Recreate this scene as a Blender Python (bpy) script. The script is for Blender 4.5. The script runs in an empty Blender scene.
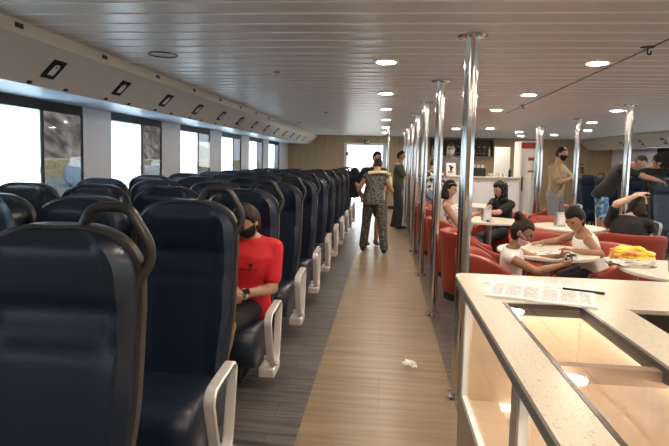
import bpy, bmesh, math, random
from mathutils import Vector, Matrix, noise
from mathutils.bvhtree import BVHTree
random.seed(7)
PI = math.pi
S = bpy.context.scene
COL = S.collection
CEIL = 2.279
V = Vector

# ------------------------------------------------------------------ materials
MATS = {}
def mat(name, col, rough=.5, metal=0., spec=.5, emit=None, es=0., bump=0., bscale=40., var=0., vscale=6., coat=0., sheen=0.):
    if name in MATS: return MATS[name]
    m = bpy.data.materials.new(name); m.use_nodes = True
    nt = m.node_tree; b = nt.nodes['Principled BSDF']
    b.inputs['Base Color'].default_value = (*col, 1); b.inputs['Roughness'].default_value = rough
    b.inputs['Metallic'].default_value = metal; b.inputs['Specular IOR Level'].default_value = spec
    b.inputs['Coat Weight'].default_value = coat
    if sheen: b.inputs['Sheen Weight'].default_value = sheen
    if emit: b.inputs['Emission Color'].default_value = (*emit, 1); b.inputs['Emission Strength'].default_value = es
    if bump or var:
        tc = nt.nodes.new('ShaderNodeTexCoord')
    if bump:
        n = nt.nodes.new('ShaderNodeTexNoise'); n.inputs['Scale'].default_value = bscale; n.inputs['Detail'].default_value = 3
        nt.links.new(tc.outputs['Object'], n.inputs['Vector'])
        bp = nt.nodes.new('ShaderNodeBump'); bp.inputs['Strength'].default_value = bump; bp.inputs['Distance'].default_value = .01
        nt.links.new(n.outputs['Fac'], bp.inputs['Height']); nt.links.new(bp.outputs['Normal'], b.inputs['Normal'])
    if var:
        n = nt.nodes.new('ShaderNodeTexNoise'); n.inputs['Scale'].default_value = vscale; n.inputs['Detail'].default_value = 4
        nt.links.new(tc.outputs['Object'], n.inputs['Vector'])
        r = nt.nodes.new('ShaderNodeValToRGB')
        r.color_ramp.elements[0].position = .3; r.color_ramp.elements[1].position = .7
        r.color_ramp.elements[0].color = (*[c * (1 - var) for c in col], 1); r.color_ramp.elements[1].color = (*[min(1, c * (1 + var)) for c in col], 1)
        nt.links.new(n.outputs['Fac'], r.inputs['Fac']); nt.links.new(r.outputs['Color'], b.inputs['Base Color'])
    MATS[name] = m
    return m

def wood(name, c1, c2, rough=.35, axis=0, scale=3., stretch=14., seam=None, bump=.05):
    """wood grain running along one axis; seam = (length, width, darkness) adds plank joints"""
    m = bpy.data.materials.new(name); m.use_nodes = True; nt = m.node_tree; L = nt.links
    b = nt.nodes['Principled BSDF']; b.inputs['Roughness'].default_value = rough
    tc = nt.nodes.new('ShaderNodeTexCoord'); mp = nt.nodes.new('ShaderNodeMapping')
    sc = [scale * stretch] * 3; sc[axis] = scale
    mp.inputs['Scale'].default_value = sc
    L.new(tc.outputs['Object'], mp.inputs['Vector'])
    n = nt.nodes.new('ShaderNodeTexNoise'); n.inputs['Scale'].default_value = 1.; n.inputs['Detail'].default_value = 6; n.inputs['Distortion'].default_value = .6
    L.new(mp.outputs['Vector'], n.inputs['Vector'])
    r = nt.nodes.new('ShaderNodeValToRGB'); r.color_ramp.elements[0].position = .3; r.color_ramp.elements[1].position = .7
    r.color_ramp.elements[0].color = (*c1, 1); r.color_ramp.elements[1].color = (*c2, 1)
    L.new(n.outputs['Fac'], r.inputs['Fac']); out = r.outputs['Color']
    if seam:
        mp2 = nt.nodes.new('ShaderNodeMapping')
        if axis == 1: mp2.inputs['Rotation'].default_value = (0, 0, PI / 2)
        if axis == 2: mp2.inputs['Rotation'].default_value = (PI / 2, PI / 2, 0)
        L.new(tc.outputs['Object'], mp2.inputs['Vector'])
        bt = nt.nodes.new('ShaderNodeTexBrick'); bt.inputs['Scale'].default_value = 1.
        bt.inputs['Brick Width'].default_value = seam[0]; bt.inputs['Row Height'].default_value = seam[1]
        bt.inputs['Mortar Size'].default_value = .0025; bt.inputs['Color1'].default_value = (1, 1, 1, 1)
        bt.inputs['Color2'].default_value = (seam[3],) * 3 + (1,); bt.inputs['Mortar'].default_value = (seam[2],) * 3 + (1,)
        L.new(mp2.outputs['Vector'], bt.inputs['Vector'])
        mx = nt.nodes.new('ShaderNodeMix'); mx.data_type = 'RGBA'; mx.blend_type = 'MULTIPLY'; mx.inputs[0].default_value = 1
        L.new(out, mx.inputs[6]); L.new(bt.outputs['Color'], mx.inputs[7]); out = mx.outputs[2]
    L.new(out, b.inputs['Base Color'])
    if bump:
        bp = nt.nodes.new('ShaderNodeBump'); bp.inputs['Strength'].default_value = bump; bp.inputs['Distance'].default_value = .005
        L.new(n.outputs['Fac'], bp.inputs['Height']); L.new(bp.outputs['Normal'], b.inputs['Normal'])
    MATS[name] = m
    return m

def spotted(name, base, spot, scale=30., thr=.5, rough=.6, soft=.06, kind='noise', spot2=None, coat=0.):
    m = bpy.data.materials.new(name); m.use_nodes = True; nt = m.node_tree; L = nt.links
    b = nt.nodes['Principled BSDF']; b.inputs['Roughness'].default_value = rough; b.inputs['Coat Weight'].default_value = coat
    tc = nt.nodes.new('ShaderNodeTexCoord')
    if kind == 'noise':
        n = nt.nodes.new('ShaderNodeTexNoise'); n.inputs['Scale'].default_value = scale; n.inputs['Detail'].default_value = 2; o = n.outputs['Fac']
    elif kind == 'voronoi':
        n = nt.nodes.new('ShaderNodeTexVoronoi'); n.inputs['Scale'].default_value = scale; o = n.outputs['Distance']
    else:
        n = nt.nodes.new('ShaderNodeTexWave'); n.inputs['Scale'].default_value = scale; n.inputs['Distortion'].default_value = 6; o = n.outputs['Fac']
    L.new(tc.outputs['Object'], n.inputs['Vector'])
    r = nt.nodes.new('ShaderNodeValToRGB'); e = r.color_ramp.elements
    e[0].position = thr - soft; e[1].position = thr + soft
    e[0].color = (*spot, 1); e[1].color = (*base, 1)
    if spot2:
        k = r.color_ramp.elements.new(min(1, thr + .15)); k.color = (*spot2, 1)
    L.new(o, r.inputs['Fac']); L.new(r.outputs['Color'], b.inputs['Base Color'])
    MATS[name] = m
    return m

def glass(name, tint=(1, 1, 1), haze=0., hazecol=(1, 1, 1), gloss=.06):
    """thin pane: clear transmission, a little mirror reflection, optional milky translucent haze"""
    m = bpy.data.materials.new(name); m.use_nodes = True; nt = m.node_tree; L = nt.links
    nt.nodes.remove(nt.nodes['Principled BSDF']); out = nt.nodes['Material Output']
    t = nt.nodes.new('ShaderNodeBsdfTransparent'); t.inputs['Color'].default_value = (*tint, 1)
    g = nt.nodes.new('ShaderNodeBsdfGlossy'); g.inputs['Roughness'].default_value = .02
    f = nt.nodes.new('ShaderNodeLayerWeight'); f.inputs['Blend'].default_value = .5
    pw = nt.nodes.new('ShaderNodeMath'); pw.operation = 'POWER'; pw.inputs[1].default_value = 4; L.new(f.outputs['Facing'], pw.inputs[0])
    ma = nt.nodes.new('ShaderNodeMath'); ma.operation = 'MULTIPLY_ADD'; ma.inputs[1].default_value = .6; ma.inputs[2].default_value = gloss * .5; L.new(pw.outputs[0], ma.inputs[0])
    mx = nt.nodes.new('ShaderNodeMixShader')
    L.new(ma.outputs[0], mx.inputs[0]); L.new(t.outputs[0], mx.inputs[1]); L.new(g.outputs[0], mx.inputs[2])
    last = mx
    if haze:
        tr = nt.nodes.new('ShaderNodeBsdfTranslucent'); tr.inputs['Color'].default_value = (*hazecol, 1)
        m2 = nt.nodes.new('ShaderNodeMixShader'); m2.inputs[0].default_value = haze
        L.new(mx.outputs[0], m2.inputs[1]); L.new(tr.outputs[0], m2.inputs[2]); last = m2
    L.new(last.outputs[0], out.inputs['Surface'])
    MATS[name] = m
    return m

M = MATS
mat('leather', (.0095, .0165, .032), .34, spec=.45, bump=.08, bscale=120)
mat('seat_shell', (.032, .030, .029), .42)
mat('dark_plastic', (.02, .021, .023), .4)
mat('alu', (.80, .77, .74), .36, metal=.45)
mat('grip', (.020, .020, .021), .36)
mat('black', (.012, .012, .013), .5)
mat('steel', (.72, .70, .68), .13, metal=1.)
mat('brushed', (.62, .62, .63), .3, metal=1.)
mat('white_wall', (.82, .83, .86), .45)
mat('white_paint', (.80, .80, .78), .4)
mat('locker', (.70, .66, .61), .42)
mat('locker_strip', (.74, .66, .54), .45)
mat('soffit', (.62, .72, .86), .35)
mat('ceiling', (.74, .685, .64), .33, spec=.55)
mat('red_vinyl', (.35, .050, .028), .38, bump=.05, bscale=90)
mat('plinth', (.03, .025, .022), .5)
mat('table_white', (.76, .70, .60), .3)
mat('stone', (.66, .58, .43), .3)
spotted('stone', (.60, .55, .43), (.36, .31, .22), 190, .36, .3, .05)
mat('trim_grey', (.16, .16, .17), .35, metal=.3)
mat('dark_rim', (.05, .04, .03), .3)
wood('case_wood', (.66, .50, .36), (.74, .58, .43), .4, axis=2, scale=2., stretch=8, bump=.02)
wood('body_wood', (.30, .20, .13), (.36, .25, .17), .4, axis=2, scale=2., stretch=8, bump=.02)
wood('wall_wood', (.38, .275, .165), (.48, .355, .22), .42, axis=2, scale=1.2, stretch=12, bump=.02)
wood('floor_dark', (.045, .042, .041), (.185, .162, .148), .36, axis=0, scale=1.6, stretch=18, seam=(1.2, .18, .45, .78))
wood('floor_light', (.195, .14, .078), (.315, .235, .138), .36, axis=0, scale=1.4, stretch=14, seam=(.91, .6, .7, .93))
glass('pane_clear', tint=(.30, .30, .31)); glass('pane_hazy', haze=.55); glass('case_glass'); glass('tumbler_glass', tint=(.80, .83, .84), gloss=.25)
mat('skin', (.42, .23, .15), .5); mat('skin_tan', (.33, .17, .10), .5); mat('skin_pale', (.60, .38, .28), .5)
mat('hair_black', (.006, .005, .0045), .5, spec=.25, bump=.5, bscale=60); mat('hair_brown', (.022, .011, .007), .5, spec=.3, bump=.5, bscale=60)
mat('hair_fair', (.32, .22, .12), .45, bump=.5, bscale=60); mat('hair_grey', (.035, .032, .03), .5, spec=.3, bump=.5, bscale=60)
mat('eye', (.015, .01, .008), .2)
mat('cloth_red', (.62, .012, .018), .75); mat('cloth_black', (.012, .012, .014), .85); mat('cloth_white', (.82, .80, .78), .8)
mat('cloth_olive', (.055, .062, .035), .85); mat('cloth_khaki', (.36, .285, .165), .85); mat('cloth_grey', (.22, .23, .25), .85)
mat('cloth_charcoal', (.035, .035, .04), .85); mat('cloth_jeans', (.07, .10, .16), .85); mat('cloth_cream', (.66, .58, .38), .8)
mat('cloth_denim', (.22, .28, .36), .85)
mat('mask_black', (.008, .008, .009), .8); mat('mask_pink', (.80, .55, .55), .8); mat('mask_blue', (.55, .68, .74), .8)
mat('yellow_trim', (.75, .62, .30), .7)
spotted('jumpsuit', (.030, .030, .030), (.15, .14, .12), 45, .50, .85, .05, 'noise')
spotted('floral_white', (.80, .78, .76), (.10, .05, .05), 26, .42, .85, .04)
spotted('mono_print', (.72, .72, .72), (.03, .03, .035), 18, .5, .85, .04)
spotted('floral_blue', (.06, .30, .52), (.60, .62, .55), 17, .42, .8, .05, 'noise', (.05, .16, .34))
mat('phone', (.012, .012, .014), .15)
mat('paper', (.86, .85, .83), .7)
mat('watch_band', (.75, .73, .72), .5)

# ------------------------------------------------------------------ mesh helpers
class MB:
    def __init__(s): s.v = []; s.f = []
    def add(s, vs, fs):
        o = len(s.v); s.v += [tuple(p) for p in vs]; s.f += [tuple(i + o for i in f) for f in fs]; return s
    def box(s, x0, x1, y0, y1, z0, z1):
        return s.add([(x0, y0, z0), (x1, y0, z0), (x1, y1, z0), (x0, y1, z0), (x0, y0, z1), (x1, y0, z1), (x1, y1, z1), (x0, y1, z1)],
                     [(0, 3, 2, 1), (4, 5, 6, 7), (0, 1, 5, 4), (1, 2, 6, 5), (2, 3, 7, 6), (3, 0, 4, 7)])
    def obox(s, c, ax, ay, az):
        c, ax, ay, az = V(c), V(ax), V(ay), V(az)
        p = [c + i * ax + j * ay + k * az for k in (-1, 1) for j, i in ((-1, -1), (-1, 1), (1, 1), (1, -1))]
        return s.add(p, [(0, 3, 2, 1), (4, 5, 6, 7), (0, 1, 5, 4), (1, 2, 6, 5), (2, 3, 7, 6), (3, 0, 4, 7)])
    def loft(s, rings, cap=True, closed=False):
        n = len(rings[0]); vs = [p for r in rings for p in r]; fs = []
        m = len(rings)
        for i in range(m if closed else m - 1):
            for j in range(n):
                a = i * n + j; b = i * n + (j + 1) % n; c = ((i + 1) % m) * n + (j + 1) % n; d = ((i + 1) % m) * n + j
                fs.append((a, b, c, d))
        if cap and not closed:
            fs.append(tuple(reversed(range(n)))); fs.append(tuple(range((m - 1) * n, m * n)))
        return s.add(vs, fs)
    def tube(s, path, r, n=10, closed=False, cap=True):
        P = [V(p) for p in path]; rr = r if isinstance(r, (list, tuple)) else [r] * len(P)
        rings = []; up = None; m = len(P)
        for i in range(m):
            if closed: t = (P[(i + 1) % m] - P[i - 1]).normalized()
            else: t = (P[min(i + 1, m - 1)] - P[max(i - 1, 0)]).normalized()
            if up is None:
                up = V((0, 0, 1)) if abs(t.z) < .9 else V((1, 0, 0))
            a = t.cross(up).normalized(); b = a.cross(t).normalized(); up = b
            rings.append([P[i] + rr[i] * (math.cos(2 * PI * k / n) * a + math.sin(2 * PI * k / n) * b) for k in range(n)])
        return s.loft(rings, cap, closed)
    def ribbon(s, path, wdir, w, t, closed=False):
        """flat bar of width w (along wdir) and thickness t swept along a path"""
        P = [V(p) for p in path]; wd = V(wdir).normalized(); rings = []; m = len(P)
        for i in range(m):
            tg = ((P[(i + 1) % m] - P[i - 1]) if closed else (P[min(i + 1, m - 1)] - P[max(i - 1, 0)])).normalized()
            nn = tg.cross(wd).normalized()
            e = t * .35
            rings.append([P[i] + wd * x + nn * y for x, y in ((-w / 2, -t / 2 + e), (-w / 2 + e, -t / 2), (w / 2 - e, -t / 2), (w / 2, -t / 2 + e), (w / 2, t / 2 - e), (w / 2 - e, t / 2), (-w / 2 + e, t / 2), (-w / 2, t / 2 - e))])
        return s.loft(rings, True, closed)
    def lathe(s, prof, c=(0, 0, 0), n=32):
        c = V(c)
        rings = [[c + V((r * math.cos(2 * PI * k / n), r * math.sin(2 * PI * k / n), z)) for k in range(n)] for r, z in prof]
        return s.loft(rings)
    def ball(s, c, rx, ry=None, rz=None, n=12, rot=None):
        ry = ry or rx; rz = rz or rx; c = V(c); rings = []
        for i in range(1, n):
            th = PI * i / n; ring = []
            for k in range(2 * n):
                ph = 2 * PI * k / (2 * n)
                p = V((rx * math.sin(th) * math.cos(ph), ry * math.sin(th) * math.sin(ph), -rz * math.cos(th)))
                if rot: p = rot @ p
                ring.append(c + p)
            rings.append(ring)
        return s.loft(rings)
    def cone(s, p0, r0, p1, r1, n=12):
        """tapered limb with round ends"""
        p0, p1 = V(p0), V(p1); d = (p1 - p0); L = d.length
        if L < 1e-6: return s
        d.normalize(); up = V((0, 0, 1)) if abs(d.z) < .9 else V((1, 0, 0)); a = d.cross(up).normalized(); b = d.cross(a)
        rings = []
        for th in (-75, -50, -25): 
            t = math.radians(th); rings.append((p0 + d * r0 * math.sin(t), r0 * math.cos(t)))
        rings += [(p0, r0), (p0.lerp(p1, .5), (r0 + r1) / 2), (p1, r1)]
        for th in (25, 50, 75):
            t = math.radians(th); rings.append((p1 + d * r1 * math.sin(t), r1 * math.cos(t)))
        return s.loft([[c + r * (math.cos(2 * PI * k / n) * a + math.sin(2 * PI * k / n) * b) for k in range(n)] for c, r in rings])
    def poly(s, outline, holes, f, h0, h1):
        """flat slab from a 2-D outline with holes; f(a,b,h) maps to 3-D"""
        bm = bmesh.new(); loops = [outline] + holes; es = []
        for lp in loops:
            vs = [bm.verts.new((a, b, 0)) for a, b in lp]
            es += [bm.edges.new((vs[i], vs[(i + 1) % len(vs)])) for i in range(len(vs))]
        bmesh.ops.triangle_fill(bm, use_beauty=True, use_dissolve=False, edges=es)
        bmesh.ops.recalc_face_normals(bm, faces=bm.faces)
        bm.verts.ensure_lookup_table(); bm.verts.index_update()
        pts = [(v.co.x, v.co.y) for v in bm.verts]; fs = [[v.index for v in fc.verts] for fc in bm.faces]
        bnd = [[v.index for v in e.verts] for e in bm.edges if len(e.link_faces) == 1]
        bm.free(); n = len(pts)
        vs = [f(a, b, h0) for a, b in pts] + [f(a, b, h1) for a, b in pts]
        F = [tuple(x) for x in fs] + [tuple(i + n for i in reversed(x)) for x in fs] + [(a, b, b + n, a + n) for a, b in bnd]
        return s.add(vs, F)
    def build(s, name, m, parent=None, smooth=True, bevel=0., sub=0, angle=35):
        me = bpy.data.meshes.new(name); me.from_pydata(s.v, [], s.f); me.validate(); me.update()
        bm = bmesh.new(); bm.from_mesh(me); bmesh.ops.recalc_face_normals(bm, faces=bm.faces)
        for fc in bm.faces: fc.smooth = smooth
        if smooth:
            ca = math.radians(angle)
            for e in bm.edges:
                if len(e.link_faces) == 2 and e.calc_face_angle(0) > ca: e.smooth = False
        bm.to_mesh(me); bm.free()
        o = bpy.data.objects.new(name, me); COL.objects.link(o)
        if m: me.materials.append(M[m] if isinstance(m, str) else m)
        if parent: o.parent = parent
        if bevel:
            b = o.modifiers.new('bevel', 'BEVEL'); b.width = bevel; b.segments = 2; b.limit_method = 'ANGLE'; b.angle_limit = math.radians(40)
        if sub:
            b = o.modifiers.new('sub', 'SUBSURF'); b.levels = sub; b.render_levels = sub
        return o

def tag(o, label=None, cat=None, group=None, kind=None):
    if label: o['label'] = label
    if cat: o['category'] = cat
    if group: o['group'] = group
    if kind: o['kind'] = kind
    return o
def empty(name, loc, rz=0., label=None, cat=None, group=None):
    o = bpy.data.objects.new(name, None); COL.objects.link(o); o.location = loc; o.rotation_euler.z = rz; o.empty_display_size = .1
    return tag(o, label, cat, group)
def copy_tree(o, parent=None):
    c = o.copy(); COL.objects.link(c); c.parent = parent
    for ch in o.children: copy_tree(ch, c)
    return c
def structure(o): o['kind'] = 'structure'; return o
ORD = ['first', 'second', 'third', 'fourth', 'fifth', 'sixth', 'seventh', 'eighth', 'ninth', 'tenth', 'eleventh', 'twelfth', 'thirteenth']
def arc(cx, cy, r, a0, a1, n=6):
    return [(cx + r * math.cos(math.radians(a0 + (a1 - a0) * i / n)), cy + r * math.sin(math.radians(a0 + (a1 - a0) * i / n))) for i in range(n + 1)]
def fillet(pts, r, n=5):
    """rounds the corners of a 3-D polyline"""
    P = [V(p) for p in pts]; out = [P[0]]
    for i in range(1, len(P) - 1):
        a = (P[i - 1] - P[i]); b = (P[i + 1] - P[i]); k = min(r, a.length * .48, b.length * .48)
        p, q = P[i] + a.normalized() * k, P[i] + b.normalized() * k
        for j in range(n + 1):
            t = j / n; out.append((1 - t) ** 2 * p + 2 * t * (1 - t) * P[i] + t * t * q)
    out.append(P[-1]); return out

# ------------------------------------------------------------------ camera
def make_camera():
    f, py, yaw, pitch, roll = 520.18, 200.88, .0959, .0786, .0237
    cam = bpy.data.cameras.new('camera'); o = bpy.data.objects.new('camera', cam); COL.objects.link(o)
    cy, sy = math.cos(yaw), math.sin(yaw)
    fw = V((-sy * math.cos(pitch), cy * math.cos(pitch), -math.sin(pitch))); r0 = V((cy, sy, 0)); u0 = r0.cross(fw)
    r = r0 * math.cos(roll) + u0 * math.sin(roll); u = -r0 * math.sin(roll) + u0 * math.cos(roll)
    mw = Matrix.Identity(4)
    for i in range(3): mw[i][0] = r[i]; mw[i][1] = u[i]; mw[i][2] = -fw[i]
    mw[2][3] = 1.5
    o.matrix_world = mw
    cam.sensor_width = 36; cam.lens = f * 36 / 669; cam.shift_y = (py - 223) / 669; cam.clip_end = 2000; cam.clip_start = .05
    S.camera = o
make_camera()

# ------------------------------------------------------------------ the cabin
XL, XR, YB, YF = -3.1, 6.75, -3.0, 16.4
FL, FR = -.434, .477
structure(MB().box(XL, FL, YB, YF, -.05, 0).box(FR, XR, YB, YF, -.05, 0).build('floor', 'floor_dark', smooth=False))
structure(MB().box(FL, FR, YB, YF, -.05, 0).build('floor', 'floor_light', smooth=False))
# linear metal ceiling: wide flat panels with a small raised bead at every joint
def make_ceiling():
    x0, x1 = -2.25, 5.85; pts = []; y = 2.616 - .208 * 27
    while y < YF - .02:
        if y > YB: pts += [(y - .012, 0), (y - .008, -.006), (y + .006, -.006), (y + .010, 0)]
        y += .208
    pts = [(YB, 0)] + pts + [(YF, 0)]
    vs = [(x, p[0], CEIL + p[1]) for x in (x0, x1) for p in pts]; n = len(pts)
    b = MB().add(vs, [(i, i + 1, i + 1 + n, i + n) for i in range(n - 1)])
    b.box(XL, XR, YB, YF, CEIL + .02, CEIL + .1)
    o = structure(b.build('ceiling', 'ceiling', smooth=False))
    o.data.materials.append(mat('bead_highlight', (.93, .90, .87), .3))              # near-white bead faces: the light caught by each lip, painted in
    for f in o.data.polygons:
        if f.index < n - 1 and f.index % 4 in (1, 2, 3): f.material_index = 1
    return o
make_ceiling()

WL = [(-2.35 + 2.0 * k, -2.35 + 2.0 * k + 1.34) for k in range(9)]                 # left openings, along Y
WL = [(a, b) if i != 3 else (3.65, 5.10) for i, (a, b) in enumerate(WL)]
WR = [(-1.75 + 2.0 * k, -1.75 + 2.0 * k + 1.55) for k in range(8)] 
ZS, ZT = .88, 1.98
def side_wall(name, x, sgn, wins):
    fm = lambda a, b, h: (x + sgn * h, a, b)
    holes = [[(a, ZS), (b, ZS), (b, ZT), (a, ZT)] for a, b in wins]
    structure(MB().poly([(YB, 0), (YF, 0), (YF, CEIL + .02), (YB, CEIL + .02)], holes, fm, 0, .03).build(name, 'white_wall', smooth=False))
side_wall('wall_left', XL, -1, WL); side_wall('wall_right', XR, 1, WR)
def make_windows(x, sgn, wins, start):
    for i, (a, b) in enumerate(wins):
        w = structure(empty('window_%d' % (start + i), (x + sgn * .008, (a + b) / 2, ZS)))
        hw = (b - a) / 2; H = ZT - ZS; m = .05 * (b - a)
        fr = MB()
        fm = lambda p, q, h: (sgn * h, p, q)
        fr.poly([(-hw, 0), (hw, 0), (hw, H), (-hw, H)], [[(-hw + .006, .03), (hw - .006, .03), (hw - .006, H - .095), (-hw + .006, H - .095)]], fm, -.006, .016)
        fo = fr.build('window_frame', 'black', w, smooth=False); structure(fo)
        structure(MB().box(-.015, .02, m - .018, m + .018, .03, H - .09).build('mullion', 'black', fo, smooth=False))
        structure(MB().box(-.028, -.014, m - .05, m - .018, .44, .50).build('latch', 'black', fo, smooth=False))
        structure(MB().box(.004, .008, -hw + .006, m - .01, .03, H - .09).build('pane', 'pane_hazy', w, smooth=False))
        structure(MB().box(.010, .014, m - .01, hw - .006, .03, H - .09).build('pane', 'pane_clear', w, smooth=False))
make_windows(XL, -1, WL, 1); make_windows(XR, 1, WR, 10)

# far and near walls
DX0, DX1, DZ = -1.22, -.10, 1.98
fmY = lambda a, b, h: (a, YF + h, b)
structure(MB().poly([(XL - .1, 0), (DX0, 0), (DX0, DZ), (DX1, DZ), (DX1, 0), (XR + .1, 0), (XR + .1, CEIL + .02), (XL - .1, CEIL + .02)], [], fmY, 0, .12).build('wall_front', 'wall_wood', smooth=False))
structure(MB().box(XL - .1, XR + .1, YB - .1, YB, 0, CEIL).build('wall_back', 'wall_wood', smooth=False))
dr = structure(empty('door_1', ((DX0 + DX1) / 2, YF, 0)))
hw = (DX1 - DX0) / 2
structure(MB().poly([(-hw - .09, 0), (-hw, 0), (-hw, DZ), (hw, DZ), (hw, 0), (hw + .09, 0), (hw + .09, DZ + .07), (-hw - .09, DZ + .07)], [], lambda a, b, h: (a, h, b), -.03, .13).build('door_frame', 'white_paint', dr, smooth=False))
for z in (.4, 1.1, 1.7):
    structure(MB().box(-hw - .02, -hw + .05, -.05, -.02, z - .06, z + .06).build('hinge', 'black', dr, smooth=False))
# sloping locker panels under the ceiling
def bulkhead(name, x, sgn):
    """cross-section: strip hanging from the ceiling, sloping locker front, flat soffit back to the wall"""
    X = lambda d: x + sgn * d
    root = structure(empty(name, (0, 0, 0)))
    sec = lambda pts, nm, m: structure(MB().loft([[(px, YB, pz) for px, pz in pts], [(px, YF, pz) for px, pz in pts]]).build(nm, m, root, smooth=False))
    sec([(X(.93), CEIL), (X(.93), 2.195), (X(.86), 2.195), (X(.86), CEIL)], 'strip', 'locker_strip')
    sec([(X(.925), 2.195), (X(.69), 1.957), (X(.67), 1.972), (X(.86), 2.21)], 'locker_panel', 'locker')
    sec([(X(.69), 1.957), (X(0), 1.985), (X(0), 2.005), (X(.67), 1.985)], 'soffit', 'soffit')
    y = -1.2
    while y < YF:                                                     # panel joints and finger latches on the sloping front
        p = lambda t, off: (X(.925 - .235 * t) + sgn * off * .71, 2.195 - .238 * t - off * .70)
        k = MB()
        for t, dy in ((.93, -.28), (.93, .12)):
            a = p(t, .003); k.obox((a[0], y + dy, a[1]), (sgn * -.008, 0, -.0081), (0, .022, 0), (sgn * .002, 0, -.002))
        k.build('latch', 'seat_shell', root, smooth=False)
        y += .96
    return root
bl = bulkhead('trim_1', XL, 1); br_ = bulkhead('trim_2', XR, -1)
# baseboard along the far wall, each side of the door
structure(MB().box(XL, DX0 - .1, YF - .015, YF, 0, .1).build('baseboard_front', 'dark_plastic', smooth=False))
structure(MB().box(DX1 + .1, XR, YF - .015, YF, 0, .1).build('baseboard_front', 'dark_plastic', smooth=False))

# life-jacket signs and small vents along the overhead panels
def jacket_sign(name, x, sgn, y, label, group):
    """black square tilted with the panel, white life-jacket figure"""
    sl = V((-.235 * sgn, 0, -.238)).normalized(); nrm = V((sgn * .238, 0, -.235)).normalized()
    c = V((x + sgn * (.925 - .235 * .5), y, 2.195 - .119)) + nrm * .005
    e = empty(name, c, 0, label, 'sign', group)
    yv = V((0, 1, 0))
    MB().obox((0, 0, 0), sl * .078, yv * .068, nrm * .004).build('board', 'black', e, smooth=False)
    up = -sl
    F = lambda a, b, h: tuple(yv * a * sgn * .85 + up * b * .78 + nrm * (.0045 + h))
    out = [(-.035, -.06), (.035, -.06), (.035, .02)] + arc(0, .025, .035, 0, 180, 8) + [(-.035, .02)]
    ho = arc(0, .03, .013, 0, 330, 8)
    MB().poly(out, [ho], F, 0, .0025).build('jacket_symbol', 'paper', e, smooth=False)
    return e
SY = [3.43 + .92 * k for k in range(13)]
k = 0
for y in SY:
    if y < 3.2: continue
    jacket_sign('life_jacket_sign', XL, 1, y, 'black square life-jacket sign over the seat block, %s along the sloping panel' % ORD[k], 'life-jacket signs over the seat block'); k += 1
k = 0
for y in (9.9, 10.9, 11.9, 12.9, 13.9):
    jacket_sign('life_jacket_sign', XR, -1, y, 'black square life-jacket sign beyond the tables, %s along the far panel' % ORD[k], 'life-jacket signs beyond the tables'); k += 1
for k in range(8):
    y = 2.93 + .94 * k
    o = MB().box(-.004, .004, -.032, .032, -.014, .014).build('vent_grille', 'seat_shell', None, smooth=False); o.location = (XL + .93 + .003, y, 2.243)
    tag(o, 'small dark slotted vent, %s along the beige strip below the ceiling' % ORD[k], 'vent', 'vents along the beige strip')

# ------------------------------------------------------------------ ceiling fittings
mat('lamp_glow', (1, 1, 1), .4, emit=(1, .84, .68), es=150.)
def downlight(x, y, label):
    e = empty('downlight', (x, y, CEIL), 0, label, 'ceiling light', 'round ceiling downlights')
    MB().lathe([(.070, -.012), (.098, -.014), (.105, -.008), (.105, .004), (.070, .004)], n=28).build('trim_ring', 'white_paint', e)
    MB().lathe([(.001, -.0135), (.07, -.0135), (.07, -.006), (.001, -.006)], n=28).build('diffuser', 'lamp_glow', e)
rows = {'over the aisle edge of the seats': (-.02, [4.15, 6.05, 7.85, 9.85, 12.0, 14.3]),
        'over the inner row of tables': (1.56, [4.15, 6.03, 7.75, 9.9, 12.1]),
        'over the outer row of tables': (3.16, [7.62, 12.9]),
        'over the far side aisle': (3.62, [9.72, 14.6])}
for nm, (x, ys) in rows.items():
    for i, y in enumerate(ys):
        downlight(x, y, 'round lit ceiling downlight %s, %s in line' % (nm, ORD[i]))
downlight(4.36, 11.9, 'round lit downlight beside the far overhead panel, closer of two')
downlight(4.26, 13.86, 'round lit downlight beside the far overhead panel, deeper of two')
downlight(2.26, 11.8, 'round lit downlight right above the bar top')
for x, y in ((-.02, .3), (-.02, 2.25), (1.56, .3), (1.56, 2.25), (-.02, -1.6), (1.56, -1.6), (3.16, 5.7), (3.16, 3.9), (3.16, 1.9), (4.6, 6.), (4.6, 8.)):
    downlight(x, y, 'round lit ceiling downlight outside the picture')

o = MB().lathe([(.001, -.045), (.035, -.045), (.05, -.03), (.055, 0), (.001, 0)]).build('smoke_detector', 'white_paint'); o.location = (-1.82, 10.9, CEIL)
tag(o, 'white round smoke detector on the ceiling near the sloping panel', 'smoke detector')
def sprinkler(x, y, label):
    e = empty('ceiling_sprinkler', (x, y, CEIL), 0, label, 'sprinkler', 'ceiling sprinklers')
    MB().lathe([(.03, -.006), (.034, 0), (.001, 0), (.001, -.006)], n=20).build('rosette', 'black', e)
    b = MB().tube([(0, 0, -.004), (0, 0, -.03)], .006, 8); b.lathe([(.001, -.034), (.016, -.034), (.016, -.030), (.001, -.030)], n=16)
    b.tube(fillet([(-.012, 0, -.008), (-.014, 0, -.022), (0, 0, -.032)], .008), .0022, 6); b.tube(fillet([(.012, 0, -.008), (.014, 0, -.022), (0, 0, -.032)], .008), .0022, 6)
    b.build('spray_head', 'brushed', e)
sprinkler(-1.0, 4.7, 'small dark sprinkler head in the open ceiling over the front seats')
sprinkler(-1.0, 8.56, 'small dark sprinkler head farther along the ceiling, by the smoke detector')
o = MB().lathe([(.099, -.003), (.102, -.012), (.108, -.010), (.109, 0), (.099, 0)], n=36); o = MB().tube([(.105 * math.cos(2 * PI * k / 36), .105 * math.sin(2 * PI * k / 36), -.004) for k in range(36)], .005, 8, closed=True).build('ceiling_ring', 'seat_shell'); o.location = (-1.726, 3.92, CEIL - .002)
tag(o, 'thin dark ceiling ring beside the sloping panel', 'speaker ring')
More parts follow.
